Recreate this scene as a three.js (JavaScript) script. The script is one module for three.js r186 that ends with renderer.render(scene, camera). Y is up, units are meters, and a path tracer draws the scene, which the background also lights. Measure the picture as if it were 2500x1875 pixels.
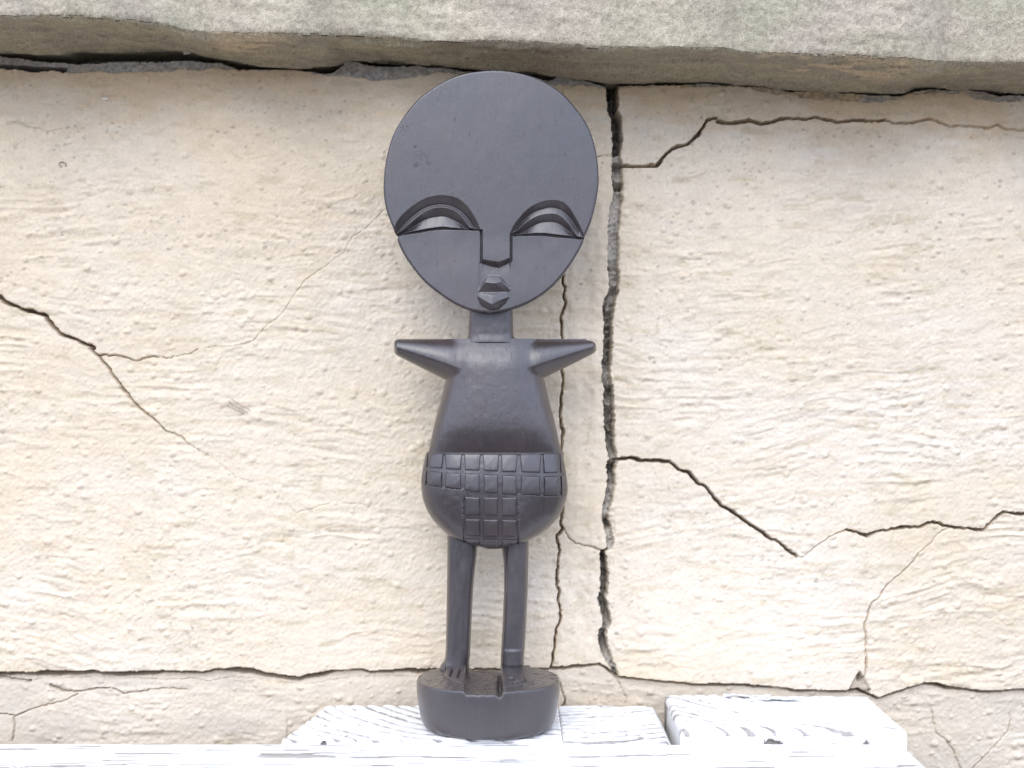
import * as THREE from 'three';

// ------------------------------------------------------------------ camera, sky, sun, exposure
const CY = 0.80;                                   // camera height above the ground, metres
const CZ = 0.60;                                   // camera distance from the plane z = 0
const scene = new THREE.Scene();
const camera = new THREE.PerspectiveCamera(34.708, 4 / 3, 0.02, 400);
camera.position.set(0, CY, CZ);
camera.lookAt(0, CY, -1);

const renderer = new THREE.WebGLRenderer({ antialias: true });
renderer.toneMapping = THREE.LinearToneMapping;
renderer.toneMappingExposure = 2.2;
renderer.shadowMap.enabled = true;

const SKY_TINT = [0.81, 0.915, 1.18];
{
  const w = 256, h = 128, a = new Float32Array(w * h * 4);
  for (let j = 0; j < h; j++) {
    const e = ((j + 0.5) / h - 0.5) * Math.PI;     // first row is the nadir
    const s = Math.max(0, Math.sin(e));
    for (let i = 0; i < w; i++) {
      const L = 1.0 + 0.12 * s;                   // even overcast, brighter overhead
      const k = (j * w + i) * 4;
      for (let c = 0; c < 3; c++) a[k + c] = L * SKY_TINT[c];
      a[k + 3] = 1;
    }
  }
  const sky = new THREE.DataTexture(a, w, h, THREE.RGBAFormat, THREE.FloatType);
  sky.mapping = THREE.EquirectangularReflectionMapping;
  sky.magFilter = THREE.LinearFilter;
  sky.needsUpdate = true;
  scene.background = sky;
  scene.environment = sky;
}
const sun = new THREE.DirectionalLight(new THREE.Color(1.0, 0.95, 0.86), 0.6);
sun.position.set(-0.5, CY + 1.5, 1.8);
sun.target.position.set(0, CY, 0);
sun.castShadow = true;
sun.shadow.radius = 60;
sun.shadow.mapSize.set(2048, 2048);
Object.assign(sun.shadow.camera, { left: -1, right: 1, top: 1, bottom: -1, near: 0.1, far: 6 });
scene.add(sun, sun.target);

// ------------------------------------------------------------------ helpers
const F = 3000;                                    // focal length in photo pixels (photo 2500 x 1875)
const PX = 1250, PY = 937.5;
const wx = (px, d) => (px - PX) * d / F;
const wy = (py, d) => CY + (PY - py) * d / F;
const clamp = (v, a = 0, b = 1) => (v < a ? a : v > b ? b : v);
const lerp = (a, b, t) => a + (b - a) * t;
const sstep = (a, b, v) => { const t = clamp((v - a) / (b - a)); return t * t * (3 - 2 * t); };
function rng(seed) { let s = seed | 0; return () => { s = (s + 0x6d2b79f5) | 0; let t = Math.imul(s ^ (s >>> 15), 1 | s); t = (t + Math.imul(t ^ (t >>> 7), 61 | t)) ^ t; return ((t ^ (t >>> 14)) >>> 0) / 4294967296; }; }
const PERM = new Float32Array(65536); { const r = rng(77); for (let i = 0; i < 65536; i++) PERM[i] = r() * 2 - 1; }
const hash = (i, j) => { let h = (Math.imul(i, 374761393) + Math.imul(j, 668265263)) | 0; h = Math.imul(h ^ (h >>> 13), 1274126177); return PERM[(h ^ (h >>> 16)) & 65535]; };
function noise(x, y) {
  const i = Math.floor(x), j = Math.floor(y), fx = x - i, fy = y - j;
  const u = fx * fx * fx * (fx * (fx * 6 - 15) + 10), v = fy * fy * fy * (fy * (fy * 6 - 15) + 10);
  const a = hash(i, j), b = hash(i + 1, j), c = hash(i, j + 1), d = hash(i + 1, j + 1);
  return a + (b - a) * u + (c - a) * v + (a - b - c + d) * u * v;
}
const fbm = (x, y, n = 4) => { let s = 0, a = 0.55; for (let k = 0; k < n; k++) { s += a * noise(x, y); x = x * 2.03 + 17.3; y = y * 2.01 + 5.7; a *= 0.5; } return s; };
function curve(pts) {                              // piecewise linear y(x) through [x, y] pairs
  return (x) => {
    if (x <= pts[0][0]) return pts[0][1];
    for (let i = 1; i < pts.length; i++) if (x <= pts[i][0]) { const [x0, y0] = pts[i - 1], [x1, y1] = pts[i]; return y0 + (y1 - y0) * (x - x0) / (x1 - x0 || 1); }
    return pts[pts.length - 1][1];
  };
}
function smoothCurve(pts) {                        // Catmull-Rom (monotone in x) through [x, y] pairs
  return (x) => {
    const n = pts.length;
    if (x <= pts[0][0]) return pts[0][1];
    if (x >= pts[n - 1][0]) return pts[n - 1][1];
    let i = 1; while (x > pts[i][0]) i++;
    const p0 = pts[Math.max(0, i - 2)], p1 = pts[i - 1], p2 = pts[i], p3 = pts[Math.min(n - 1, i + 1)];
    const h = p2[0] - p1[0], t = (x - p1[0]) / h;
    const m1 = (p2[1] - p0[1]) / (p2[0] - p0[0] || 1) * h, m2 = (p3[1] - p1[1]) / (p3[0] - p1[0] || 1) * h;
    const t2 = t * t, t3 = t2 * t;
    return (2 * t3 - 3 * t2 + 1) * p1[1] + (t3 - 2 * t2 + t) * m1 + (-2 * t3 + 3 * t2) * p2[1] + (t3 - t2) * m2;
  };
}
const zm = (ox, oy, k) => (list) => list.map(([u, v, ...r]) => [ox + u / k, oy + v / k, ...r]);   // crop coordinates -> photo pixels

function gridNormals(pos, nx, ny) {
  const g = new THREE.BufferGeometry();
  g.setAttribute('position', new THREE.BufferAttribute(pos, 3));
  const idx = new Uint32Array((nx - 1) * (ny - 1) * 6);
  let k = 0;
  for (let j = 0; j < ny - 1; j++) for (let i = 0; i < nx - 1; i++) {
    const a = j * nx + i, b = a + 1, c = a + nx, d = c + 1;
    idx[k++] = a; idx[k++] = c; idx[k++] = b; idx[k++] = b; idx[k++] = c; idx[k++] = d;
  }
  g.setIndex(new THREE.BufferAttribute(idx, 1));
  g.computeVertexNormals();
  return g;
}
function compact(g, keepTri) {                     // the triangles of g that keepTri(index) picks, as a geometry of their own
  const idx = g.index.array, n = g.attributes.position.count, map = new Int32Array(n).fill(-1), out = [], verts = [];
  for (let t = 0; t < idx.length; t += 3) if (keepTri(t)) for (let c = 0; c < 3; c++) { const v = idx[t + c]; if (map[v] < 0) { map[v] = verts.length; verts.push(v); } out.push(map[v]); }
  const r = new THREE.BufferGeometry();
  for (const name of Object.keys(g.attributes)) {
    const at = g.attributes[name], s = at.itemSize, arr = new Float32Array(verts.length * s);
    for (let i = 0; i < verts.length; i++) for (let c = 0; c < s; c++) arr[i * s + c] = at.array[verts[i] * s + c];
    r.setAttribute(name, new THREE.BufferAttribute(arr, s));
  }
  r.setIndex(new THREE.BufferAttribute(new Uint32Array(out), 1));
  return r;
}
function mesh(name, geo, mat, parent) {
  const m = new THREE.Mesh(geo, mat); m.name = name; m.castShadow = m.receiveShadow = true; parent.add(m); return m;
}
function thing(name, label, category, pos, kind) {
  const g = new THREE.Group(); g.name = name; g.userData = { label, category };
  if (kind) g.userData.kind = kind;
  if (pos) g.position.set(...pos);
  scene.add(g); return g;
}
const shift = (g, p) => g.translate(-p[0], -p[1], -p[2]);
// a run of coordinates: even steps inside [a, b], then steps that grow out to lo and hi
function run(lo, a, b, hi, step) {
  const l = [], out = [], up = [];
  for (let s = step * 2, x = a - s; x > lo; s *= 1.5, x -= s) l.push(x);
  l.push(lo);
  for (let x = a, n = Math.round((b - a) / step), i = 0; i <= n; i++) out.push(a + (b - a) * i / n);
  for (let s = step * 2, x = b + s; x < hi; s *= 1.5, x += s) up.push(x);
  up.push(hi);
  return [...l.reverse(), ...out, ...up];
}

// ------------------------------------------------------------------ materials
const M = {
  plaster: new THREE.MeshStandardMaterial({ vertexColors: true, roughness: 0.88 }),
  stone: new THREE.MeshStandardMaterial({ vertexColors: true, roughness: 0.92 }),
  paint: new THREE.MeshStandardMaterial({ vertexColors: true, roughness: 0.62 }),
  ground: new THREE.MeshStandardMaterial({ color: new THREE.Color().setRGB(0.11, 0.095, 0.08), roughness: 0.95 }),
};
// fine mineral grit, a 100 mm tile
const grit = (seed, lo, contrast) => {
  const N = 1024, a = new Uint8Array(N * N * 4), r = rng(seed), w = new Float32Array(N * N), b = new Float32Array(N * N);
  for (let k = 0; k < N * N; k++) w[k] = r();
  for (let j = 0; j < N; j++) for (let i = 0; i < N; i++) { let q = 0; for (let y = -1; y <= 1; y++) for (let x = -2; x <= 1; x++) q += w[((j + y) & (N - 1)) * N + ((i + x) & (N - 1))]; b[j * N + i] = q / 12; }
  for (let k = 0; k < N * N; k++) { const i = k % N, j = (k / N) | 0, i2 = (i >> 2) << 2, j2 = (j >> 2) << 2; const v = clamp(lo + contrast * ((b[k] - 0.5) * 3 + (b[j2 * N + i2] - 0.5) * 1.2)); a[k * 4] = a[k * 4 + 1] = a[k * 4 + 2] = Math.round(255 * v); a[k * 4 + 3] = 255; }
  const t = new THREE.DataTexture(a, N, N, THREE.RGBAFormat); t.wrapS = t.wrapT = THREE.RepeatWrapping; t.magFilter = THREE.LinearFilter; t.minFilter = THREE.LinearMipmapLinearFilter; t.generateMipmaps = true; t.needsUpdate = true; return t;
};
M.stone.map = grit(21, 0.80, 0.38); M.stone.bumpMap = M.stone.map; M.stone.bumpScale = 0.0004;
M.plaster.map = grit(22, 0.93, 0.09); M.plaster.bumpMap = M.plaster.map; M.plaster.bumpScale = 0.0005;
// carved dark wood: pores, scratches and dust; one sheet of 200 x 400 mm covers the whole doll, so nothing repeats
{
  const N = 1024, H2 = 2048, hgt = new Float32Array(N * H2), col = new Float32Array(N * H2 * 3), ro = new Float32Array(N * H2), r = rng(5);
  for (let j = 0; j < H2; j++) for (let i = 0; i < N; i++) {
    const k = j * N + i, g = fbm(i / 8, j / 84, 3), b = fbm(i / 110 + 3, j / 170, 4), f = noise(i / 1.8, j / 4.5);
    hgt[k] = 0.6 + 0.04 * g + 0.05 * f;
    const t = 1 + 0.10 * g + 0.42 * b + 0.06 * f;
    const red = 0.5 + 0.5 * fbm(i / 150 + 9, j / 150, 3);
    const st = 1 + 0.22 * fbm(i / 2.2 + 40, j / 36, 3); col[k * 3] = (0.025 + 0.012 * red) * t * st; col[k * 3 + 1] = (0.0205 + 0.003 * red) * t * st; col[k * 3 + 2] = (0.0215 + 0.002 * red) * t * st;
    ro[k] = 0.40 + 0.04 * g + 0.13 * b + 0.05 * f;
  }
  const put = (x, y, dh, dc, dr) => { const k = ((y & (H2 - 1)) * N + (x & (N - 1))); hgt[k] += dh; for (let c = 0; c < 3; c++) col[k * 3 + c] = col[k * 3 + c] * dc[0] + dc[1]; ro[k] = clamp(ro[k] + dr, 0.2, 1); };
  for (let n = 0; n < 2600; n++) {                 // open pores along the grain
    const x = r() * N, y = r() * H2, keep = noise(x / 120, y / 120) > -0.15; if (!keep) continue;
    const dk = 0.3 + 0.6 * r(), len = 2 + r() * r() * 18, wd = r() < 0.2 ? 2 : 1, lean = (r() - 0.5) * 0.15;
    for (let t = 0; t < len; t++) for (let q = 0; q < wd; q++) if (r() < 0.85) put(Math.floor(x + q + lean * t), Math.floor(y + t), -0.45 * (1.2 - dk), [dk, 0], 0.3);
  }
  for (let n = 0; n < 1300; n++) {                  // fine sanding scratches, slanting
    const x = r() * N, y = r() * H2, a = (r() < 0.7 ? -0.75 : 0.6) + (r() - 0.5) * 0.5, len = 20 + r() * 60;
    for (let t = 0; t < len; t++) put(Math.floor(x + Math.cos(a) * t), Math.floor(y + Math.sin(a) * t), 0.05, [1.10, 0], 0.03);
  }
  for (let n = 0; n < 1100; n++) { const x = Math.floor(r() * N), y = Math.floor(r() * H2); put(x, y, 0.1, [1, 0.09 + 0.3 * r() * r()], 0.3); if (r() < 0.2) put(x + 1, y, 0.1, [1, 0.12], 0.3); }   // dust
  for (const [cx, cy, n, sp] of [[329, 1445, 26, 9], [326, 1492, 12, 7], [360, 1452, 14, 10], [345, 1470, 14, 22], [300, 1540, 16, 20]])   // scuffed pits on one side of the brow
    for (let q = 0; q < n; q++) { const x = Math.floor(cx + (r() + r() - 1) * sp), y = Math.floor(cy + (r() + r() - 1) * sp * 0.8), l = 1 + Math.floor(r() * 4); for (let t = 0; t < l; t++) { put(x, y + t, -0.5, [0.3, 0], 0.3); if (r() < 0.5) put(x + 1, y + t, -0.4, [0.45, 0], 0.3); } }
  const tex = (fn, srgb) => {
    const a = new Uint8Array(N * H2 * 4);
    for (let k = 0; k < N * H2; k++) { const v = fn(k); for (let c = 0; c < 3; c++) a[k * 4 + c] = Math.round(255 * clamp(srgb ? (v[c] <= 0.0031308 ? 12.92 * v[c] : 1.055 * Math.pow(v[c], 1 / 2.4) - 0.055) : v[c])); a[k * 4 + 3] = 255; }
    const t = new THREE.DataTexture(a, N, H2, THREE.RGBAFormat); t.wrapS = t.wrapT = THREE.RepeatWrapping; t.magFilter = THREE.LinearFilter; t.minFilter = THREE.LinearMipmapLinearFilter; t.generateMipmaps = true;
    if (srgb) t.colorSpace = THREE.SRGBColorSpace; t.needsUpdate = true; return t;
  };
  M.wood = new THREE.MeshPhysicalMaterial({
    map: tex((k) => [col[k * 3], col[k * 3 + 1], col[k * 3 + 2]], true),
    roughnessMap: tex((k) => [ro[k], ro[k], ro[k]]), roughness: 1,
    bumpMap: tex((k) => [hgt[k], hgt[k], hgt[k]]), bumpScale: 0.00045, ior: 1.55, clearcoat: 1, clearcoatRoughness: 0.36,
  });
}
function planarUV(g, ax = 0, ay = 1) {
  const p = g.attributes.position.array, n = p.length / 3, uv = new Float32Array(n * 2);
  for (let i = 0; i < n; i++) { uv[2 * i] = p[3 * i + ax] / 0.2 + 0.5; uv[2 * i + 1] = p[3 * i + ay] / 0.4 + (ay === 2 ? 0.5 : 0.02); }
  g.setAttribute('uv', new THREE.BufferAttribute(uv, 2));
  return g;
}

// ------------------------------------------------------------------ ground (below the frame: it bounces light and is mirrored in the dark wood)
{
  const g = new THREE.CircleGeometry(60, 64); g.rotateX(-Math.PI / 2);
  const m = mesh('ground', g, M.ground, scene);
  m.userData = { label: 'plain grey ground below the wall', category: 'ground', kind: 'structure' };
}

// ------------------------------------------------------------------ wall joint lines, in photo pixels on the wall plane
const DW = 0.65, SW = DW / F, WZ = CZ - DW;        // wall plane z = -0.05
const jag = (f, amp, fr) => (x) => f(x) + amp * (0.6 * noise(x / fr, 3.1) + 0.5 * noise(x / (fr * 0.4), 8.7) + 0.35 * noise(x / (fr * 0.15), 1.7));
const yS0 = smoothCurve([[-400, 118], [0, 130], [158, 134], [190, 124], [285, 124], [440, 124], [506, 134], [585, 148], [650, 156], [785, 160], [850, 142], [900, 142], [1000, 149], [1060, 155], [1130, 160], [1300, 172], [1363, 182], [1430, 188], [1476, 196], [1510, 197], [1740, 196], [1815, 203], [1928, 214], [2040, 221], [2130, 224], [2200, 220], [2240, 211], [2350, 211], [2425, 217], [2500, 223], [2900, 232]]);
const yM = jag(curve([[-400, 126], [0, 136], [127, 150], [202, 155], [234, 152], [300, 148], [364, 150], [459, 144], [506, 151], [538, 152], [570, 161], [582, 170], [600, 168], [655, 170], [692, 168], [763, 172], [787, 177], [811, 177], [836, 159], [844, 148], [874, 149], [893, 155], [939, 161], [1023, 157], [1047, 163], [1075, 164], [1140, 172], [1320, 190], [1343, 195], [1363, 182], [1386, 178], [1436, 195], [1480, 208], [1510, 208], [1590, 205], [1720, 202], [1800, 208], [1872, 209], [1928, 220], [2013, 218], [2098, 227], [2154, 231], [2200, 231], [2222, 223], [2284, 216], [2352, 218], [2408, 220], [2437, 231], [2500, 232], [2900, 240]]), 2.2, 30);
const yP0 = curve([[-400, 160], [0, 170], [130, 174], [165, 178], [202, 177], [350, 177], [411, 176], [475, 168], [538, 166], [582, 171], [700, 171], [760, 178], [790, 186], [844, 189], [912, 193], [966, 193], [993, 186], [1047, 179], [1115, 179], [1140, 174], [1330, 196], [1346, 206], [1476, 213], [1512, 212], [1800, 211], [1830, 213], [1911, 232], [2013, 243], [2154, 251], [2200, 243], [2222, 230], [2352, 226], [2380, 245], [2453, 249], [2500, 247], [2900, 252]]);
const yP = (x) => Math.max(yM(x), yP0(x) + 4 * noise(x / 40, 9.2) + 2.5 * noise(x / 9, 4.4));
const z7 = zm(1250, 1550, 1.7696), z6 = zm(0, 1550, 1.7696), zA = zm(1300, 180, 2.765), cropB = zm(1300, 800, 3.317), zC = zm(1300, 1250, 3.687), zR1 = zm(1450, 200, 2.1067), zR2 = zm(1450, 900, 2.0733), zL1 = zm(0, 150, 2.3284), zL2 = zm(0, 850, 2.0733);
const hcrackL = z6([[-400, 168], [0, 166], [150, 165], [180, 158], [350, 160], [400, 155], [440, 165], [600, 160], [750, 158], [870, 165], [930, 152], [1030, 142], [1095, 148], [1140, 165], [1290, 185], [1340, 172], [1430, 158], [1560, 150], [1600, 160], [1700, 155], [1770, 145], [1810, 150]]);
const hcrackM = [[1024, 1634], [1300, 1633], ...zC([[160, 1411], [280, 1408], [440, 1390], [600, 1370]]), [1480, 1630]];
const hcrackR = z7([[450, 178], [650, 200], [780, 213], [950, 212], [1130, 225], [1220, 238], [1420, 245], [1500, 236], [1580, 275], [1680, 240], [1780, 208], [1840, 212], [1880, 225], [1940, 235], [2070, 245], [2212, 237], [2700, 245]]);
const yH = jag(curve([...hcrackL, ...hcrackM, ...hcrackR]), 1.6, 22);          // joint between the upper plaster and the band below

// the wide crack: [y, left edge, right edge, depth in mm]
const mainCrack = [
  ...[[40, 500, 578, 26], [70, 503, 577, 26], [130, 505, 578, 24], [250, 510, 575, 20], [290, 530, 600, 20], [350, 540, 598, 22], [450, 545, 603, 20], [530, 541, 592, 18], [550, 541, 592, 4], [590, 545, 600, 4.5], [610, 545, 602, 11], [660, 541, 603, 9], [700, 540, 603, 5], [745, 543, 605, 9], [770, 548, 606, 14], [790, 552, 600, 5], [850, 545, 605, 6], [900, 528, 590, 4], [1000, 515, 585, 3.5], [1060, 508, 575, 4], [1120, 512, 578, 5.5], [1180, 512, 578, 3.5], [1250, 508, 578, 4], [1300, 513, 572, 7], [1350, 520, 582, 9], [1430, 522, 580, 8], [1480, 515, 575, 14], [1520, 490, 560, 10], [1580, 480, 545, 12]].map(([v, l, r, d]) => [180 + v / 2.765, 1300 + l / 2.765, 1300 + r / 2.765, d]),
  ...[[0, 585, 640, 16], [150, 580, 640, 16], [300, 570, 632, 15], [350, 568, 628, 10], [400, 565, 625, 8], [470, 575, 640, 9], [500, 585, 655, 13], [560, 580, 650, 15], [620, 580, 652, 9], [700, 585, 660, 16], [800, 585, 655, 18], [900, 597, 655, 18], [1000, 612, 665, 14], [1060, 625, 690, 6], [1085, 612, 680, 7], [1130, 605, 668, 17], [1200, 612, 660, 14], [1300, 608, 663, 7], [1400, 585, 640, 7], [1500, 562, 610, 5]].map(([v, l, r, d]) => [800 + v / 3.317, 1300 + l / 3.317, 1300 + r / 3.317, d]),
  ...[[60, 628, 680, 6], [110, 648, 697, 14], [160, 658, 708, 6], [200, 660, 715, 4], [260, 668, 730, 5], [320, 670, 710, 3], [335, 650, 700, 2], [348, 612, 645, 15], [400, 612, 660, 17], [500, 618, 672, 17], [580, 615, 680, 16], [700, 612, 672, 16], [740, 605, 665, 15], [770, 590, 650, 17], [850, 612, 675, 15], [900, 625, 682, 13], [1000, 638, 698, 11], [1030, 640, 698, 8], [1055, 613, 665, 7], [1110, 592, 660, 14], [1200, 600, 668, 13], [1270, 628, 690, 8], [1350, 668, 725, 5], [1400, 700, 745, 4], [1450, 728, 760, 8], [1478, 742, 768, 6]].map(([v, l, r, d]) => [1250 + v / 3.687, 1300 + l / 3.687, 1300 + r / 3.687, d]),
];
const mcL = curve(mainCrack.map((r) => [r[0], r[1]])), mcR = curve(mainCrack.map((r) => [r[0], r[2]])), mcD = curve(mainCrack.map((r) => [r[0], r[3]]));
const crack2 = [...zA([[205, 1360], [205, 1420], [220, 1440], [210, 1500], [225, 1540], [205, 1600], [190, 1659]]), ...cropB([[235, 5], [240, 100], [238, 220], [235, 330], [245, 400], [240, 500], [228, 600], [222, 700], [230, 780], [245, 830], [240, 900], [232, 980], [236, 1200], [240, 1480]]), ...zC([[265, 20], [250, 90], [272, 155], [220, 210], [225, 280], [245, 350], [228, 430], [222, 550], [215, 655], [240, 700], [228, 800], [250, 890], [248, 980], [212, 1050], [212, 1100], [198, 1150], [198, 1230], [178, 1290], [180, 1350], [160, 1411]])];
const c2x = curve([[150, 1374], ...crack2.map(([x, y]) => [y, x])]);

// thin cracks: polyline, full width in pixels along it (start, end), depth in mm
const thin = [
  [crack2, 5.2, 5.2, 8],
  [zC([[160, 1411], [280, 1408], [440, 1390], [600, 1370]]), 6, 4, 7],
  [zC([[280, 160], [340, 250], [390, 290], [500, 310], [610, 345]]), 1.5, 3.5, 3],
  [zR1([[100, 430], [145, 430], [200, 435], [325, 430], [370, 370], [430, 330], [480, 320], [540, 270], [585, 192], [630, 188]]), 7.5, 7, 11],
  [zR1([[635, 203], [710, 213], [795, 195], [870, 217], [960, 188], [1060, 188], [1090, 193], [1140, 178], [1190, 192], [1255, 207], [1340, 195], [1430, 203], [1500, 195]]), 6, 4.5, 9],
  [zR1([[1500, 195], [1550, 213], [1640, 210], [1720, 190], [1800, 215], [1830, 228], [1930, 225], [2030, 237], [2080, 220], [2120, 243], [2212, 248], [2500, 255]]), 3.8, 2, 5, 2],
  [zR2([[100, 464], [115, 462], [185, 452], [230, 465], [380, 470], [430, 512], [485, 530], [525, 580], [560, 595], [600, 640], [640, 690], [700, 725], [760, 770], [830, 815]]), 7.5, 5, 11],
  [zR2([[830, 815], [890, 860], [930, 875], [980, 920], [1025, 950]]), 4.5, 5.5, 9],
  [zR2([[1025, 950], [1070, 950], [1110, 910], [1180, 860], [1275, 815]]), 1.8, 2.6, 2],
  [zR2([[1275, 812], [1385, 848], [1430, 825], [1580, 800], [1640, 805], [1715, 775], [1800, 802], [1970, 818], [2010, 775], [2070, 725], [2130, 735], [2177, 735], [2500, 742]]), 5.5, 6, 10],
  [zR2([[1790, 808], [1740, 835], [1700, 890], [1650, 925], [1620, 975], [1560, 1030], [1480, 1100], [1440, 1160], [1405, 1185], [1370, 1300], [1380, 1380], [1378, 1540], [1355, 1580]]), 2, 3.4, 1.6, 3.5],
  [zL1([[-200, 1290], [0, 1340], [20, 1365], [80, 1390], [130, 1410], [250, 1440], [290, 1490], [340, 1550], [430, 1580], [490, 1610], [530, 1630]]), 8, 7, 11],
  [zL2([[455, 0], [490, 35], [540, 85], [580, 150], [640, 225], [700, 300]]), 5.2, 3.8, 7, 4],
  [zL2([[700, 300], [770, 350], [850, 425], [910, 445], [960, 490], [1010, 520], [1060, 550]]), 3.4, 1.6, 3.6, 0.7],
  [zL2([[1010, 520], [1080, 560], [1200, 655], [1290, 685], [1360, 700], [1400, 745], [1500, 835], [1590, 810], [1680, 780], [1830, 790], [1920, 830], [2080, 880]]), 2.2, 1.9, 0.7, 0.8],
  [zL2([[490, 35], [610, 40], [690, 65], [770, 42], [850, 50], [960, 30], [1000, 5]]), 3.2, 2, 4, 1.8],
  [zL1([[1180, 1626], [1340, 1618], [1440, 1590], [1480, 1545], [1520, 1500], [1610, 1430], [1690, 1300], [1740, 1240], [1860, 1160], [1960, 1080], [2000, 1000], [2080, 950], [2180, 850], [2260, 780]]), 2.0, 1.8, 1.1, 0.8],
  [zL1([[45, 345], [110, 350], [160, 378], [220, 382], [275, 403], [350, 385]]), 2, 1.6, 1.6],
  [zA([[430, 565], [470, 552], [500, 548], [545, 556]]), 2, 2.4, 2.5],
  [z6([[0, 185], [120, 205], [200, 190], [310, 195], [400, 185], [480, 192], [700, 200], [830, 195], [890, 208], [980, 190], [1100, 190], [1200, 210], [1310, 222], [1400, 205], [1500, 190], [1640, 185], [1800, 185]]), 2.2, 2, 1.2],
  [z6([[-60, 186], [0, 188], [60, 200], [120, 205]]), 5, 3, 5],
  [z6([[210, 222], [235, 232], [260, 247], [340, 250], [430, 235], [480, 235], [530, 260], [600, 250], [690, 237], [800, 240]]), 3.6, 2, 4, 1.5],
  [z6([[330, 260], [270, 290], [150, 320], [60, 355], [0, 345], [-80, 350]]), 2.2, 2.8, 1.8, 3],
  [z6([[55, 360], [58, 400], [50, 460]]), 2.4, 2.4, 3],
  [z7([[1815, 320], [1840, 430], [1880, 460], [1910, 500], [1940, 575], [1970, 660]]), 1.8, 2.8, 1.4, 2.6],
  [z7([[2160, 335], [2158, 400], [2150, 420], [2090, 490], [2010, 570], [1970, 640]]), 1.8, 2.8, 1.4, 2.6],
  [z7([[455, 180], [470, 230], [495, 280], [492, 330]]), 2.6, 2, 2.4, 1.4],
  [z7([[205, 215], [230, 290], [215, 330]]), 4.2, 4.5, 3.5],
];

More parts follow.
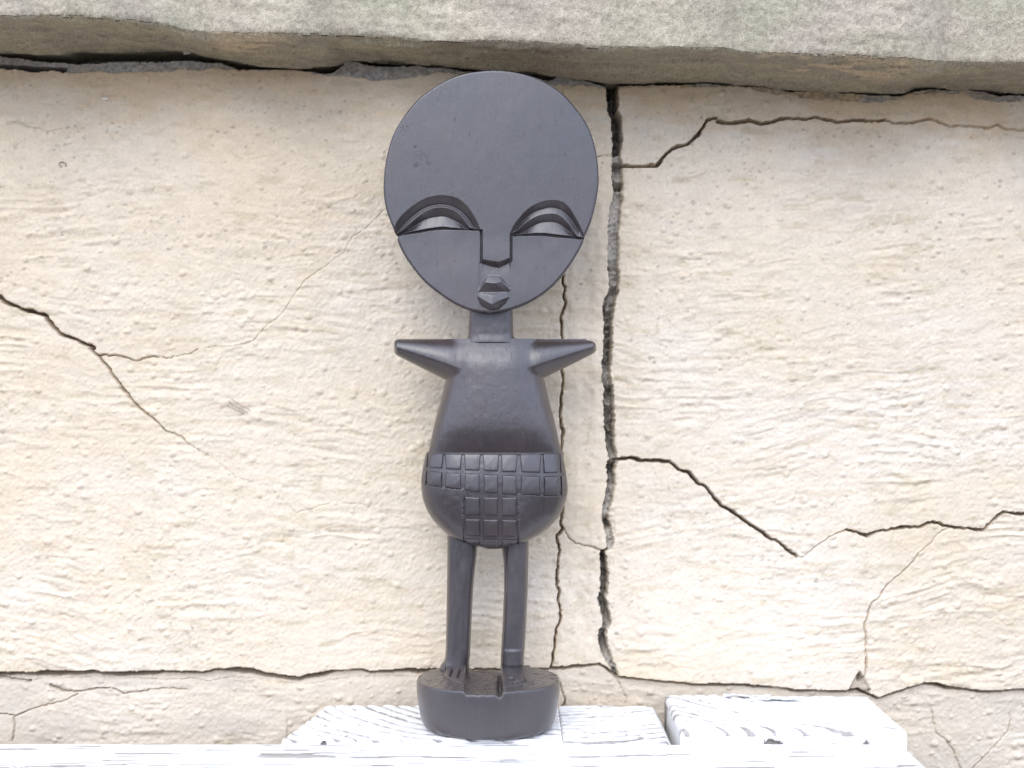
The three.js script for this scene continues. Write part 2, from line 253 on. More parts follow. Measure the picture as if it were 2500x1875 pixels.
// ------------------------------------------------------------------ wall
const wallBase = [0, 0, WZ];
const wall = thing('rendered_wall', 'cream rendered wall with branching cracks behind the carved doll', 'wall', wallBase);
{
  const STEP = 2.4;
  const xs = run(-9000, -70, 2570, 11500, STEP), ys = run(60, 112, 1945, (CY / SW) + PY - 4, STEP);
  const nx = xs.length, ny = ys.length, n = nx * ny;
  const hgt = new Float32Array(n), dep = new Float32Array(n);
  const col = new Float32Array(n * 3), pos = new Float32Array(n * 3);
  const xi = (x) => { let a = 0, b = nx - 1; while (b - a > 1) { const m = (a + b) >> 1; if (xs[m] <= x) a = m; else b = m; } return a; };
  const yi = (y) => { let a = 0, b = ny - 1; while (b - a > 1) { const m = (a + b) >> 1; if (ys[m] <= y) a = m; else b = m; } return a; };
  // thin cracks into dep
  thin.forEach(([pl, w0, w1, d0, d1 = d0], q) => {
    const r = rng(900 + q), pts = [];
    for (let i = 0; i < pl.length - 1; i++) {      // break the segments into small jogs
      const [x0, y0] = pl[i], [x1, y1] = pl[i + 1], L = Math.hypot(x1 - x0, y1 - y0), k = Math.max(1, Math.round(L / 7));
      for (let s = 0; s < k; s++) { const t = s / k, j = s ? 1.7 : 0.4; pts.push([lerp(x0, x1, t) + (r() - 0.5) * 2 * j, lerp(y0, y1, t) + (r() - 0.5) * 2 * j]); }
    }
    pts.push(pl[pl.length - 1]);
    const N = pts.length - 1, wv = pts.map((_, i) => lerp(w0, w1, i / N) * (0.75 + 0.5 * r()) * (0.82 + 0.35 * noise(i / 4, q)));
    for (let i = 0; i < N; i++) {
      const [x0, y0] = pts[i], [x1, y1] = pts[i + 1], pad = 8;
      const i0 = xi(Math.min(x0, x1) - pad), i1 = xi(Math.max(x0, x1) + pad) + 1, j0 = yi(Math.min(y0, y1) - pad), j1 = yi(Math.max(y0, y1) + pad) + 1;
      const dx = x1 - x0, dy = y1 - y0, L2 = dx * dx + dy * dy || 1;
      for (let j = j0; j <= j1; j++) for (let ii = i0; ii <= i1; ii++) {
        const t = clamp(((xs[ii] - x0) * dx + (ys[j] - y0) * dy) / L2), ex = xs[ii] - x0 - t * dx, ey = ys[j] - y0 - t * dy;
        const dist = Math.hypot(ex, ey), hw = lerp(wv[i], wv[i + 1], t) / 2;
        const d = lerp(d0, d1, (i + t) / N) * clamp((hw - dist) / 1.9 + 0.45);
        const k = j * nx + ii; if (d > dep[k]) dep[k] = d;
      }
    }
  });
  const bumps = (x, y, cell, prob, seed) => {      // small grains of sand under the paint
    let s = 0; const ci = Math.floor(x / cell), cj = Math.floor(y / cell);
    for (let b = -1; b <= 1; b++) for (let a = -1; a <= 1; a++) {
      const i = ci + a, j = cj + b, p = hash(i + seed, j); if (p * 0.5 + 0.5 > prob) continue;
      const px = (i + 0.5 + 0.45 * hash(i, j + seed + 7)) * cell, py = (j + 0.5 + 0.45 * hash(i + 31, j + seed)) * cell, R = cell * (0.28 + 0.17 * hash(i + 5, j + seed + 3));
      const d = Math.hypot(x - px, (y - py) * 1.15) / R; if (d < 1) s = Math.max(s, (1 - d * d) * R);
    }
    return s;
  };
  const cream = [0.72, 0.61, 0.455], creamWarm = [0.69, 0.55, 0.385], pale = [0.745, 0.655, 0.535], grey = [0.575, 0.50, 0.41], tan = [0.62, 0.46, 0.275], mortar = [0.36, 0.335, 0.29], sandy = [0.52, 0.40, 0.235], inner = [0.42, 0.385, 0.33];
  const rowOf = new Float32Array(nx);
  const YH = new Float32Array(nx), YM = new Float32Array(nx), YP = new Float32Array(nx);
  for (let i = 0; i < nx; i++) { YH[i] = yH(xs[i]); YM[i] = yM(xs[i]); YP[i] = yP(xs[i]); }
  const region = new Uint8Array(n);                // 0 left, 1 strip, 2 right, 3 band below, 4 mortar bed
  for (let j = 0; j < ny; j++) {
    const y = ys[j], jl = mcL(y) + 1.6 * noise(y / 7, 2) + 1.1 * noise(y / 2.6, 5), jr = mcR(y) + 1.6 * noise(y / 8, 12) + 1.1 * noise(y / 3, 15), md = mcD(y), mid = (jl + jr) / 2, cx2 = c2x(y);
    for (let i = 0; i < nx; i++) {
      const x = xs[i], k = j * nx + i;
      const X = x * SW * 1000, Y = y * SW * 1000;  // millimetres
      const below = y > YH[i], far = x < -400 || x > 2900 || y > 2300;
      // --- relief, millimetres
      const Yt = Y + (x > 1500 ? 0.07 : -0.03) * X + 5 * noise(X / 75 + 4, Y / 60) + 2 * noise(X / 28, Y / 24 + 5);
      const rough = clamp(sstep(250, 620, y + 90 * noise(x / 300, 1.5)) * 0.8 + 0.2 + 0.35 * noise(x / 260, y / 200));
      let h = 0.9 * fbm(X / 95, Y / 70, 3);
      if (!far) {
        const wv = 1.6 * noise(X / 16, Y / 11);
        const b1 = noise(X / 26 + 0.2 * wv, (Yt + wv) / 5.2), b2 = noise(X / 11 + 7, (Yt + wv) / 2.5 + 3), b3 = noise(X / 5.5 + 1, (Yt + wv * 0.6) / 1.6 + 8);
        const pt = clamp(0.55 + 0.9 * noise(X / 34 + 15, Y / 20 + 6));
        h += rough * pt * (0.52 * (1 - Math.abs(b1) * 1.6) + 0.55 * b2 * (0.6 + 0.6 * b1) + 0.26 * b3);
        h += 0.13 * noise(X / 1.5, Y / 1.3) * (0.4 + rough);
        const gm = clamp(0.35 + 0.9 * noise(X / 60 + 2, Y / 55));
        h += (0.24 * bumps(X, Y, 2.6, 0.22 + 0.45 * gm, 3) + 0.42 * bumps(X + 50, Y, 5.5, 0.16 + 0.2 * gm, 91)) * (below ? 1.2 : 1);
        const lump = noise(X / 19 + 30, Y / 9 + 4); h += 0.8 * rough * Math.max(0, lump - 0.45);
        // the strip beside the wide crack was filled and rubbed smoother
        if (!below && x > cx2 && x < jl) h = 0.45 * h + 0.9 * fbm(X / 14, Y / 22, 3) - 0.7 + 0.35 * noise(X / 3, Y / 4);
        h -= 0.5 * sstep(26, 4, Math.abs(x - (cx2 + mid) / 2)) * (y > 560 && !below ? 1 : 0);
      }
      // --- colour
      const warm = clamp(0.5 + 0.9 * fbm(X / 120 + 8, Y / 90, 3)), cool = clamp(0.25 + 0.9 * fbm(X / 70 + 41, Y / 45 + 3, 3) + (x > 1560 ? 0.25 : 0) + (y > 1350 ? 0.15 : 0));
      const r = [0, 0, 0]; for (let c = 0; c < 3; c++) r[c] = lerp(lerp(cream[c], creamWarm[c], warm * 0.55), pale[c], cool * 0.8);
      const g1 = 1 + 0.05 * noise(X / 1.1, Y / 1.1) + 0.05 * noise(X / 6, Y / 3);
      // brown run-off stain under the stone, broken up along the brush marks
      const below0 = y - YP[i];
      const st = clamp(1.15 - below0 / (115 + 45 * noise(x / 170, 6.6) + (x < 1100 ? 35 : -10)) + 0.55 * fbm(X / 15, Y / 4, 3)) * clamp(0.8 + 0.45 * noise(x / 120, 2.2 + y / 90));
      for (let c = 0; c < 3; c++) r[c] = lerp(r[c], tan[c], 0.85 * st);
      // grey-brown specks
      const spm = clamp(0.05 + 0.9 * noise(X / 45 + 5, Y / 30 + 9) + sstep(900, 350, y) * (x < 1000 ? 0.55 : 0.15)), sp = far ? 0 : Math.max(bumps(X + 20 + 0.8 * noise(X / 0.9, Y / 0.9), Y + 9, 2.9, 0.26 * spm, 211), 0.8 * bumps(X + 5, Y + 3, 1.7, 0.2 * spm, 57));
      if (sp > 0) { const a = clamp(sp * 1.1 + 0.25 * noise(X / 0.7, Y / 0.7)) * (0.28 + 0.3 * clamp(0.5 + noise(X / 4, Y / 4 + 7))); for (let c = 0; c < 3; c++) r[c] = lerp(r[c], [0.27, 0.235, 0.185][c], a); }
      const ol = fbm(X / 14 + 71 + 0.5 * noise(X / 7, Y / 5), Y / 5 + 2, 4); if (ol > 0.42) for (let c = 0; c < 3; c++) r[c] = lerp(r[c], [0.46, 0.375, 0.22][c], clamp((ol - 0.42) * 5) * 0.4);
      const oc = fbm(X / 24 + 5, Yt / 2.6 + 31, 3) + 0.25 * noise(X / 2, Y / 1.2); if (oc > 0.12) for (let c = 0; c < 3; c++) r[c] = lerp(r[c], [0.60, 0.475, 0.31][c], clamp((oc - 0.12) * 2.5) * 0.36 * rough);   // ochre streaks: tan shade of the brush ridges put into the colour
      if (below) { const a = 0.48 + 0.3 * noise(X / 30, Y / 12); for (let c = 0; c < 3; c++) r[c] = lerp(r[c], grey[c], clamp(a)); }
      let reg = below ? 3 : x < cx2 ? 0 : x < mid ? 1 : 2;
      // --- joints
      let d = dep[k];
      if (x > jl - 3 && x < jr + 3 && !below) {
        const e = Math.min(x - jl, jr - x), f = clamp(e / 2.2 + 0.5);
        const fill = md * (1 + 0.25 * noise(x / 6, y / 9)) + 0.9 * noise(x / 3.5, y / 5);
        if (f * fill > d) d = f * fill;
        if (f > 0.6) for (let c = 0; c < 3; c++) r[c] = lerp(inner[c], [0.52, 0.47, 0.41][c], clamp(0.4 + noise(x / 5, y / 7)));
      }
      // chipped flake sides of the wide crack
      if (!below && x >= jr && x < jr + 14) h -= 1.2 * clamp(1 - (x - jr) / (7 + 6 * noise(y / 25, 31))) * clamp(0.5 + noise(y / 40, 19));
      // upper plaster stands proud of the band below; a slot under its edge
      const below1 = y - YH[i];
      if (below1 > -2) {
        const slot = x < 1050 ? 8 + 6 * noise(x / 60, 4) + 5 * sstep(500, 560, x) * sstep(760, 650, x) : x < 1480 ? 4 : 4.5 + 2.5 * noise(x / 50, 7) + 3 * sstep(2230, 2280, x) * sstep(2380, 2330, x);
        const inSlot = clamp((below1 + 1.2) / 2) * clamp((slot - below1) / 2.5);
        d = Math.max(d, inSlot * 9);
        if (below1 > 0) h += -2.2 - 1.6 * sstep(34, 6, below1) * (x < 1050 ? 1 : 0.3) + (x < 700 ? 1.2 * sstep(60, 150, below1) : 0);
      }
      // chip at the foot of the right-hand crack
      { const cxp = x - 2103, cyp = y - 1680; const tr = Math.min(26 - Math.abs(cxp + 4) - Math.max(0, -cyp) * 0.55, 18 - cyp, cyp + 42); if (tr > 0) { h -= 1.4 * clamp(tr / 4); for (let c = 0; c < 3; c++) r[c] = lerp(r[c], [0.40, 0.33, 0.25][c], clamp(tr / 3) * 0.8); d = Math.max(d, 5 * clamp((6 - Math.hypot(cxp + 4, (cyp + 24) * 0.5)) / 3)); d = Math.max(d, 4 * clamp((4.5 - Math.hypot(cxp - 22, cyp - 6)) / 2)); } }
      // mortar bed and the gap under the stone
      if (y < YP[i]) {
        reg = 4;
        const gap = YM[i] - y;
        h = 0.5 * h - 0.6 + 0.8 * fbm(X / 6, Y / 4, 3) + 0.35 * noise(X / 1.2, Y / 1.2);
        const sn = clamp(0.35 + (x > 1500 ? 0.45 : -0.25) + 0.9 * noise(X / 9, Y / 3)) , g2 = 1 + 0.3 * noise(X / 1.3, Y / 1.2);
        for (let c = 0; c < 3; c++) r[c] = lerp(mortar[c], sandy[c], x > 1500 && x < 2230 ? sn : sn * 0.35) * g2;
        if (x < 165 && x > -420) { const top = lerp(158, 166, clamp(x / 150)), bot = YP[i]; const e = Math.min(y - top, bot - y, (162 - x) * 0.25); d = Math.max(d, 14 * clamp(e / 2)); }
        if (gap > -1) d = Math.max(d, 22 * clamp((gap + 1) / 2.2));
        else h += 0.5 * sstep(-7, -1, gap);        // crisp upper lip
      }
      hgt[k] = h - d;
      region[k] = reg;
      for (let c = 0; c < 3; c++) col[k * 3 + c] = clamp(r[c] * g1, 0.02, 0.85);
      pos[k * 3] = wx(x, DW); pos[k * 3 + 1] = wy(y, DW); pos[k * 3 + 2] = (h - d) / 1000;
    }
  }
  const g = gridNormals(pos, nx, ny);
  g.setAttribute('color', new THREE.BufferAttribute(col, 3));
  { const uv = new Float32Array(n * 2); for (let k = 0; k < n; k++) { uv[2 * k] = pos[3 * k] / 0.1; uv[2 * k + 1] = pos[3 * k + 1] / 0.1; } g.setAttribute('uv', new THREE.BufferAttribute(uv, 2)); }
  const idx = g.index.array;
  const names = ['plaster_panel', 'plaster_strip', 'plaster_panel', 'plaster_base_band', 'mortar_bed'];
  const labels = ['large cream plaster panel with a diagonal crack', 'narrow smoother plaster strip between two vertical cracks', 'cream plaster panel with forking cracks', 'dirtier plaster band below the long horizontal crack', 'grey mortar bed under the stone'];
  names.forEach((nm, q) => { const m = mesh(nm, compact(g, (t) => region[idx[t]] === q), M.plaster, wall); m.userData.label = labels[q]; });
  // masonry behind the plaster
  const b = new THREE.BoxGeometry(4.2, CY + 0.20, 0.15); b.translate(0, (CY + 0.20) / 2, -0.105);
  mesh('masonry', b, new THREE.MeshStandardMaterial({ color: new THREE.Color().setRGB(0.30, 0.27, 0.23), roughness: 0.95 }), wall);
}

// ------------------------------------------------------------------ stone slab over the wall
{
  const base = [0, CY + 0.15, WZ];
  const yF0 = smoothCurve([[-500, 50], [0, 45], [170, 42], [243, 46], [339, 57], [412, 68], [452, 79], [537, 84], [678, 86], [850, 90], [960, 97], [1075, 103], [1250, 104], [1363, 111], [1476, 119], [1634, 121], [1760, 122], [1815, 132], [1928, 136], [2098, 140], [2210, 147], [2300, 155], [2500, 156], [3000, 162]]), yF = jag(yF0, 2.2, 45);
  const xs = run(-1.9, -0.31, 0.31, 1.9, 0.00062);
  const nx = xs.length, front = run(0, 0.0002, 0.036, 0.16, 0.00062), fr = front.filter((v) => v > 0), un = [];
  for (let t = 0; t <= 110; t++) un.push(t / 110);
  const ny = fr.length + un.length + 1;
  const pos = new Float32Array(nx * ny * 3), col = new Float32Array(nx * ny * 3);
  const cs = curve([[-3, 0], [3, 0]]);
  for (let i = 0; i < nx; i++) {
    const X = xs[i];
    const pw = PX + X / SW, yb = yS0(pw), YB = wy(yb, DW) - CY;
    let de = 0.587; for (let q = 0; q < 3; q++) { const pf = PX + X * F / de; de = clamp(YB * F / (PY - yF(pf)), 0.545, 0.61); }
    const zE = CZ - de, xm = X * 1000;
    let ds = 0.587; for (let q = 0; q < 3; q++) ds = clamp(YB * F / (PY - yF0(PX + X * F / ds)), 0.545, 0.61);
    const emit = (j, y, z, r) => { const k = (j * nx + i) * 3; pos[k] = X - base[0]; pos[k + 1] = CY + y - base[1]; pos[k + 2] = z - base[2]; for (let c = 0; c < 3; c++) col[k + c] = clamp(r[c], 0.02, 0.75); };
    let j = 0;
    emit(j++, YB + 0.16, WZ - 0.12, [0.55, 0.51, 0.43]);
    for (let q = fr.length - 1; q >= 0; q--) {     // front face, top to bottom
      const s = fr[q], sm = s * 1000;
      const gr = noise(xm / 0.9, sm / 0.9), g2 = noise(xm / 2.2 + 5, sm / 2 + 4), big = fbm(xm / 45, sm / 28 + 3, 4), lay = noise(xm / 30 + 9, sm / 4 + xm / 60);
      const z = lerp(CZ - ds, zE, Math.exp(-sm / 2.2)) + 0.0007 * big * 3 - 0.10 * s * 0.4 + 0.00012 * gr + 0.00022 * g2 + 0.0003 * lay - 0.0022 * Math.exp(-sm / 1.6);
      const li = clamp(0.40 + 0.5 * fbm(xm / 38 + 20, sm / 25, 4) + 0.55 * fbm(xm / 5, sm / 4, 3)), gn = clamp(-0.15 + 1.2 * fbm(xm / 60 + 3, sm / 40 + 8, 3) + (X > 0.14 ? 0.45 * sstep(0.14, 0.24, X) : 0) + (X < -0.12 ? 0.2 : 0));
      const pu = clamp(0.1 + 1.1 * noise(xm / 35 + 50, sm / 22));
      const r = [0.435, 0.38, 0.275].map((v, c) => { let a = lerp(v, [0.64, 0.56, 0.415][c], li); a = lerp(a, [0.47, 0.39, 0.325][c], pu * 0.5); a = lerp(a, [0.41, 0.41, 0.26][c], gn * 0.7); return a * (1 + 0.14 * gr + 0.12 * g2); });
      emit(j++, YB + s, z, r);
    }
    for (let q = 0; q < un.length; q++) {          // underside, front to back, past the wall face
      const t = un[q], zb = WZ - 0.016, z = lerp(zE, zb, t), um = (zE - z) * 1000;
      const gr = noise(xm / 0.9 + 40, um / 1.1), big = fbm(xm / 50 + 7, um / 16, 3), lay = fbm(xm / 30 + 2, um / 11, 4);
      const step = 0.0008 * (sstep(-0.05, 0.03, lay) + sstep(0.24, 0.30, lay + 0.3 * big));
      const edge = Math.exp(-um / 1.8);
      const y = YB + 0.0013 * big * sstep(0, 0.3, t) * sstep(1, 0.72, t) - step * sstep(0.02, 0.1, t) * sstep(0.95, 0.7, t) + 0.00028 * gr + 0.0016 * edge - 0.0004;
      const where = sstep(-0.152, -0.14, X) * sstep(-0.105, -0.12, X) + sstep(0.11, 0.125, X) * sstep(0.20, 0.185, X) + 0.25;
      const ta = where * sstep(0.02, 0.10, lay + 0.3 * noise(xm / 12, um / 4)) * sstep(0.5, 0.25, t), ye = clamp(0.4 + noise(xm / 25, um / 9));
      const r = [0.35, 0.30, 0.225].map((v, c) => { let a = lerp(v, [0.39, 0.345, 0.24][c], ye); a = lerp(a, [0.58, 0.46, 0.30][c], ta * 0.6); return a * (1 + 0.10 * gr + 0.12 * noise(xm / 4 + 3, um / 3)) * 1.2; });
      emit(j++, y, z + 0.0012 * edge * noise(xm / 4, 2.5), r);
    }
  }
  const g = gridNormals(pos, nx, ny); g.setAttribute('color', new THREE.BufferAttribute(col, 3));
  { const n = nx * ny, uv = new Float32Array(n * 2); for (let k = 0; k < n; k++) { uv[2 * k] = pos[3 * k] / 0.1; uv[2 * k + 1] = (pos[3 * k + 1] - pos[3 * k + 2]) / 0.1; } g.setAttribute('uv', new THREE.BufferAttribute(uv, 2)); }
  const s = thing('stone_slab', 'rough weathered grey stone slab jutting out over the cracked wall', 'stone', base);
  mesh('slab_face', compact(g, (t) => Math.floor(g.index.array[t] / nx) < fr.length + 1), M.stone, s).userData.label = 'pale gritty front face with green lichen tints';
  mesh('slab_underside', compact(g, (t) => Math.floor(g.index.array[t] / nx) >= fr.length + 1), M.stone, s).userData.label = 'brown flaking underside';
  const b = new THREE.BoxGeometry(3.8, 0.13, 0.10); b.translate(0, 0.018 + 0.065 + 0.01, -0.07);
  mesh('slab_core', b, M.stone, s); { const n = b.attributes.position.count; b.setAttribute('color', new THREE.BufferAttribute(new Float32Array(n * 3).fill(0.55), 3)); }
}

// ------------------------------------------------------------------ white painted timber ledge
const YT = CY - 0.1672;                            // top of the blocks under the doll
{
  const base = [0, YT - 0.05, -0.015];
  const ledge = thing('timber_ledge', 'flaking white painted timber ledge under the carved doll', 'ledge', base);
  const white = [0.80, 0.785, 0.76], bare = [0.31, 0.28, 0.25];
  // a timber with a shaped top: heightfield top over the plan, then straight sides
  function timber(name, label, x0, x1, z0, z1, thick, step, top, edgeR, skew) {
    const nxx = Math.max(4, Math.round((x1 - x0) / step)), nzz = Math.max(4, Math.round((z1 - z0) / step));
    const sides = 26, NX = nxx + 1 + sides * 2, NZ = nzz + 1 + sides * 2;
    const pos = new Float32Array(NX * NZ * 3), col = new Float32Array(NX * NZ * 3);
    for (let j = 0; j < NZ; j++) for (let i = 0; i < NX; i++) {
      const u = i - sides, v = j - sides;
      const cu = clamp(u, 0, nxx), cv = clamp(v, 0, nzz);
      let z = z0 + (z1 - z0) * cv / nzz; const xa = x0 + (skew || 0) * cv / nzz; let x = xa + (x1 - xa) * cu / nxx;
      const ou = Math.max(-u, u - nxx, 0), ov = Math.max(-v, v - nzz, 0), o = Math.max(ou, ov) / sides;
      const e = Math.min(x - xa, x1 - x, z - z0, z1 - z);
      const t = top(x, z, o, e);
      const round = edgeR > 0 && e < edgeR ? edgeR - Math.sqrt(Math.max(0, edgeR * edgeR - (edgeR - e) * (edgeR - e))) : 0;
      let y = t.h - round;
      if (o > 0) y = lerp(y, -thick, Math.pow(o, 1.6));
      const inset = t.side || 0;
      if (u < 0) x -= inset; if (u > nxx) x += inset; if (v < 0) z -= inset; if (v > nzz) z += inset;
      const k = (j * NX + i) * 3;
      pos[k] = x - base[0]; pos[k + 1] = YT + y - base[1]; pos[k + 2] = z - base[2];
      for (let c = 0; c < 3; c++) col[k + c] = lerp(white[c], bare[c] * (1 + 0.2 * t.n), t.bare) ;
    }
    const g = gridNormals(pos, NX, NZ);
    g.setAttribute('color', new THREE.BufferAttribute(col, 3));
    const m = mesh(name, g, M.paint, ledge); if (label) m.userData.label = label;
    return m;
  }
  const zFront = CZ - 0.5795, zBack = CZ - 0.6415;
  const ring = (cx, cz, pitch, amp, seed, wide = 0.155, holes = []) => (x, z, o, e) => {
    const X = x * 1000, Z = z * 1000;
    const dx = X - cx, dz = Z - cz, R = Math.hypot(dx, dz) + 1.6 * noise(X / 30 + seed, Z / 26) + 0.3 * noise(X / 3 + seed, Z / 3);
    const ph = R / pitch, f = ph - Math.floor(ph), id = Math.floor(ph);
    const wdt = wide + 0.09 * noise(id * 3.7 + seed, R / 90 + X / 40) + 0.08 * noise(X / 5, Z / 5 + seed);
    const gro = clamp((wdt - Math.abs(f - 0.5)) / 0.07);
    const flake = noise(X / 7 + seed, Z / 5 + 3) + 0.6 * noise(X / 2.2, Z / 2 + seed);
    let bareV = gro * clamp((0.75 + noise(X / 22 + id * 5, Z / 18 + seed) + 0.3 * noise(X / 3, Z / 3)) * 4);
    if (flake > 1.1) bareV = Math.max(bareV, clamp((flake - 1.1) * 6));
    let side = 0;
    if (o > 0) {
      bareV = clamp((noise(X / 9 + seed, o * 2 + Z / 9) - 0.6) * 8);
      if (z > 0) for (const [a, b, top] of holes) { const w = 0.6 * noise(X / 1.2, 3 + seed), e = Math.min(X + w - a, b - X - w); if (e > 0 && o > top + 0.05 * noise(X / 1.5, 8) + 0.06 * clamp(1 - e / 2)) { side = -0.0018 * clamp(e / 0.7) * clamp((o - top) / 0.03); bareV = clamp(e / 0.5); } }
    }
    const h = amp * (-0.75 * gro * (o > 0 ? 0.5 : 1) + 0.25 * Math.cos(ph * 6.283) + 0.22 * noise(X / 2.5, Z / 2.5) + 0.5 * noise(X / 25 + seed, Z / 20));
    return { h: h / 1000, bare: clamp(bareV), n: noise(X / 1.3, Z / 1.3), side };
  };
  const withTilt = (fn, a) => (x, z, o, e) => { const t = fn(x, z, o, e); t.h += a(x, z); return t; };
  const bl = wx(1620, 0.6);
  // left block, with a sloping left end
  timber('timber_block', 'left block with diagonal worn growth rings', -0.0965, 0.0239, zBack, zFront, 0.042, 0.0005,
    withTilt(ring(30, -112, 6.6, 0.85, 3, 0.14, [[-90.5, -87.5, 0.03]]), () => -0.0006), 0.0007, -0.012);
  timber('timber_block', 'middle block with rings running along the wall', 0.0241, wx(1628, 0.61), zBack, zFront, 0.042, 0.0005,
    withTilt(ring(34, -108, 6.2, 0.8, 3.4), (x, z) => -0.0008 - 0.006 * sstep(0.0725, 0.0775, x)), 0.0007);
  timber('timber_block', 'right block standing higher, with knots and deep ring grooves', 0.0795, 0.1862, zBack + 0.0005, zFront, 0.042, 0.0005,
    withTilt(ring(190, -120, 5.4, 0.9, 8, 0.17, [[118.8, 128, 0.15], [151, 153.4, 0.19], [166, 169, 0.17]]), (x, z) => 0.0052 - 0.0009 * sstep(0.14, 0.186, x)), 0.0032);
  // long rail in front
  const zr = CZ - 0.5788, zn = 0.088;
  timber('front_rail', 'long front rail with paint flaking along the grain', -0.62, 0.1835, zr, zn, 0.05, 0.00062, (x, z, o) => {
    const X = x * 1000, Z = z * 1000, w = 1.4 * noise(X / 60, Z / 9);
    const st = noise(X / 34 + 3, (Z + w) / 1.7) + 0.55 * noise(X / 11, (Z + w) / 1.0 + 7) + (X < -130 ? 0.12 : 0);
    const b = clamp((st - 0.5) / 0.07) * clamp(0.7 + 0.9 * noise(X / 50 + 8, Z / 8));
    const gr = noise(X / 60 + 1, (Z + w) / 0.9);
    const slit = clamp((0.07 - Math.abs(noise(X / 90 + 5, (Z + w) / 6))) / 0.04) * clamp((noise(X / 45, Z / 12 + 3) - 0.15) * 5);
    return { h: -0.0022 + (0.28 * gr * 0.4 - 0.30 * b - 0.9 * slit + 0.35 * noise(X / 70, Z / 20)) / 1000, bare: clamp(b * 1.4), n: noise(X / 3, Z / 0.8) };
  }, 0.0018);
  // curled flakes of paint standing up from the right block
  function flake(px0, px1, d, lift, dep, seed) {
    const n1 = 40, n2 = 8, pos = new Float32Array(n1 * n2 * 3 * 2); const nT = n1 * n2;
    const y0 = YT + 0.0052;
    for (let side = 0; side < 2; side++) for (let j = 0; j < n2; j++) for (let i = 0; i < n1; i++) {
      const s = i / (n1 - 1), t = j / (n2 - 1), k = (side * nT + j * n1 + i) * 3;
      const prof = 4 * s * (1 - s) * (0.7 + 0.5 * noise(s * 5, seed)) ;
      pos[k] = lerp(wx(px0, d), wx(px1, d), s) - base[0];
      pos[k + 1] = y0 + 0.0004 + lift * (0.35 + 0.65 * Math.abs(2 * s - 1.05)) * t * t + 0.0006 * noise(s * 9, seed + 3) - side * 0.00045 - base[1];
      pos[k + 2] = CZ - d - dep * (1 - t) * prof + dep * 0.15 * t - base[2];
    }
    const idx = [];
    for (let side = 0; side < 2; side++) for (let j = 0; j < n2 - 1; j++) for (let i = 0; i < n1 - 1; i++) { const a = side * nT + j * n1 + i, b = a + 1, c = a + n1, e = c + 1; side ? idx.push(a, c, b, b, c, e) : idx.push(a, b, c, b, e, c); }
    const rim = []; for (let i = 0; i < n1; i++) rim.push(i); for (let j = 1; j < n2; j++) rim.push(j * n1 + n1 - 1); for (let i = n1 - 2; i >= 0; i--) rim.push((n2 - 1) * n1 + i); for (let j = n2 - 2; j > 0; j--) rim.push(j * n1);
    for (let q = 0; q < rim.length; q++) { const a = rim[q], b = rim[(q + 1) % rim.length]; idx.push(a, a + nT, b, b, a + nT, b + nT); }
    const g = new THREE.BufferGeometry(); g.setAttribute('position', new THREE.BufferAttribute(pos, 3)); g.setIndex(idx); g.computeVertexNormals();
    g.setAttribute('color', new THREE.BufferAttribute(new Float32Array(nT * 6).fill(0.8), 3));
    mesh('paint_flake', g, M.paint, ledge);
  }
  flake(1765, 1880, 0.634, 0.0022, 0.006, 1.3);
  flake(1830, 1958, 0.626, 0.0030, 0.007, 5.1);
}

// ------------------------------------------------------------------ carved doll
const dollBase = [wx(1192.6, 0.6), YT, 0];
const doll = thing('carved_doll', 'dark carved wooden doll with flat round head and short stub arms', 'figurine', dollBase);
// a slab between left(y) and right(y), rows down the picture, with a front and a back surface that meet at the outline
function rowSlab({ y0, y1, rows, cols, left, right, zf, zb, d, ends = 'even' }) {
  const nx = cols, ny = rows, front = new Float32Array(nx * ny * 3), back = new Float32Array(nx * ny * 3);
  for (let j = 0; j < ny; j++) {
    let t = j / (ny - 1); if (ends === 'round') t = 0.5 - 0.5 * Math.cos(Math.PI * t);
    const y = lerp(y0, y1, t), l = left(y), r = right(y);
    for (let i = 0; i < nx; i++) {
      const q = Math.sin(Math.PI / 2 * (2 * i / (nx - 1) - 1)), qq = zf.even ? lerp(q, 2 * i / (nx - 1) - 1, 0.8) : q;
      const x = lerp(l, r, (qq + 1) / 2), k = (j * nx + i) * 3;
      front[k] = back[k] = wx(x, d) - dollBase[0]; front[k + 1] = back[k + 1] = wy(y, d) - dollBase[1];
      front[k + 2] = zf(x, y, qq) - dollBase[2]; back[k + 2] = zb(x, y, qq) - dollBase[2];
    }
  }
  return { front, back, nx, ny };
}
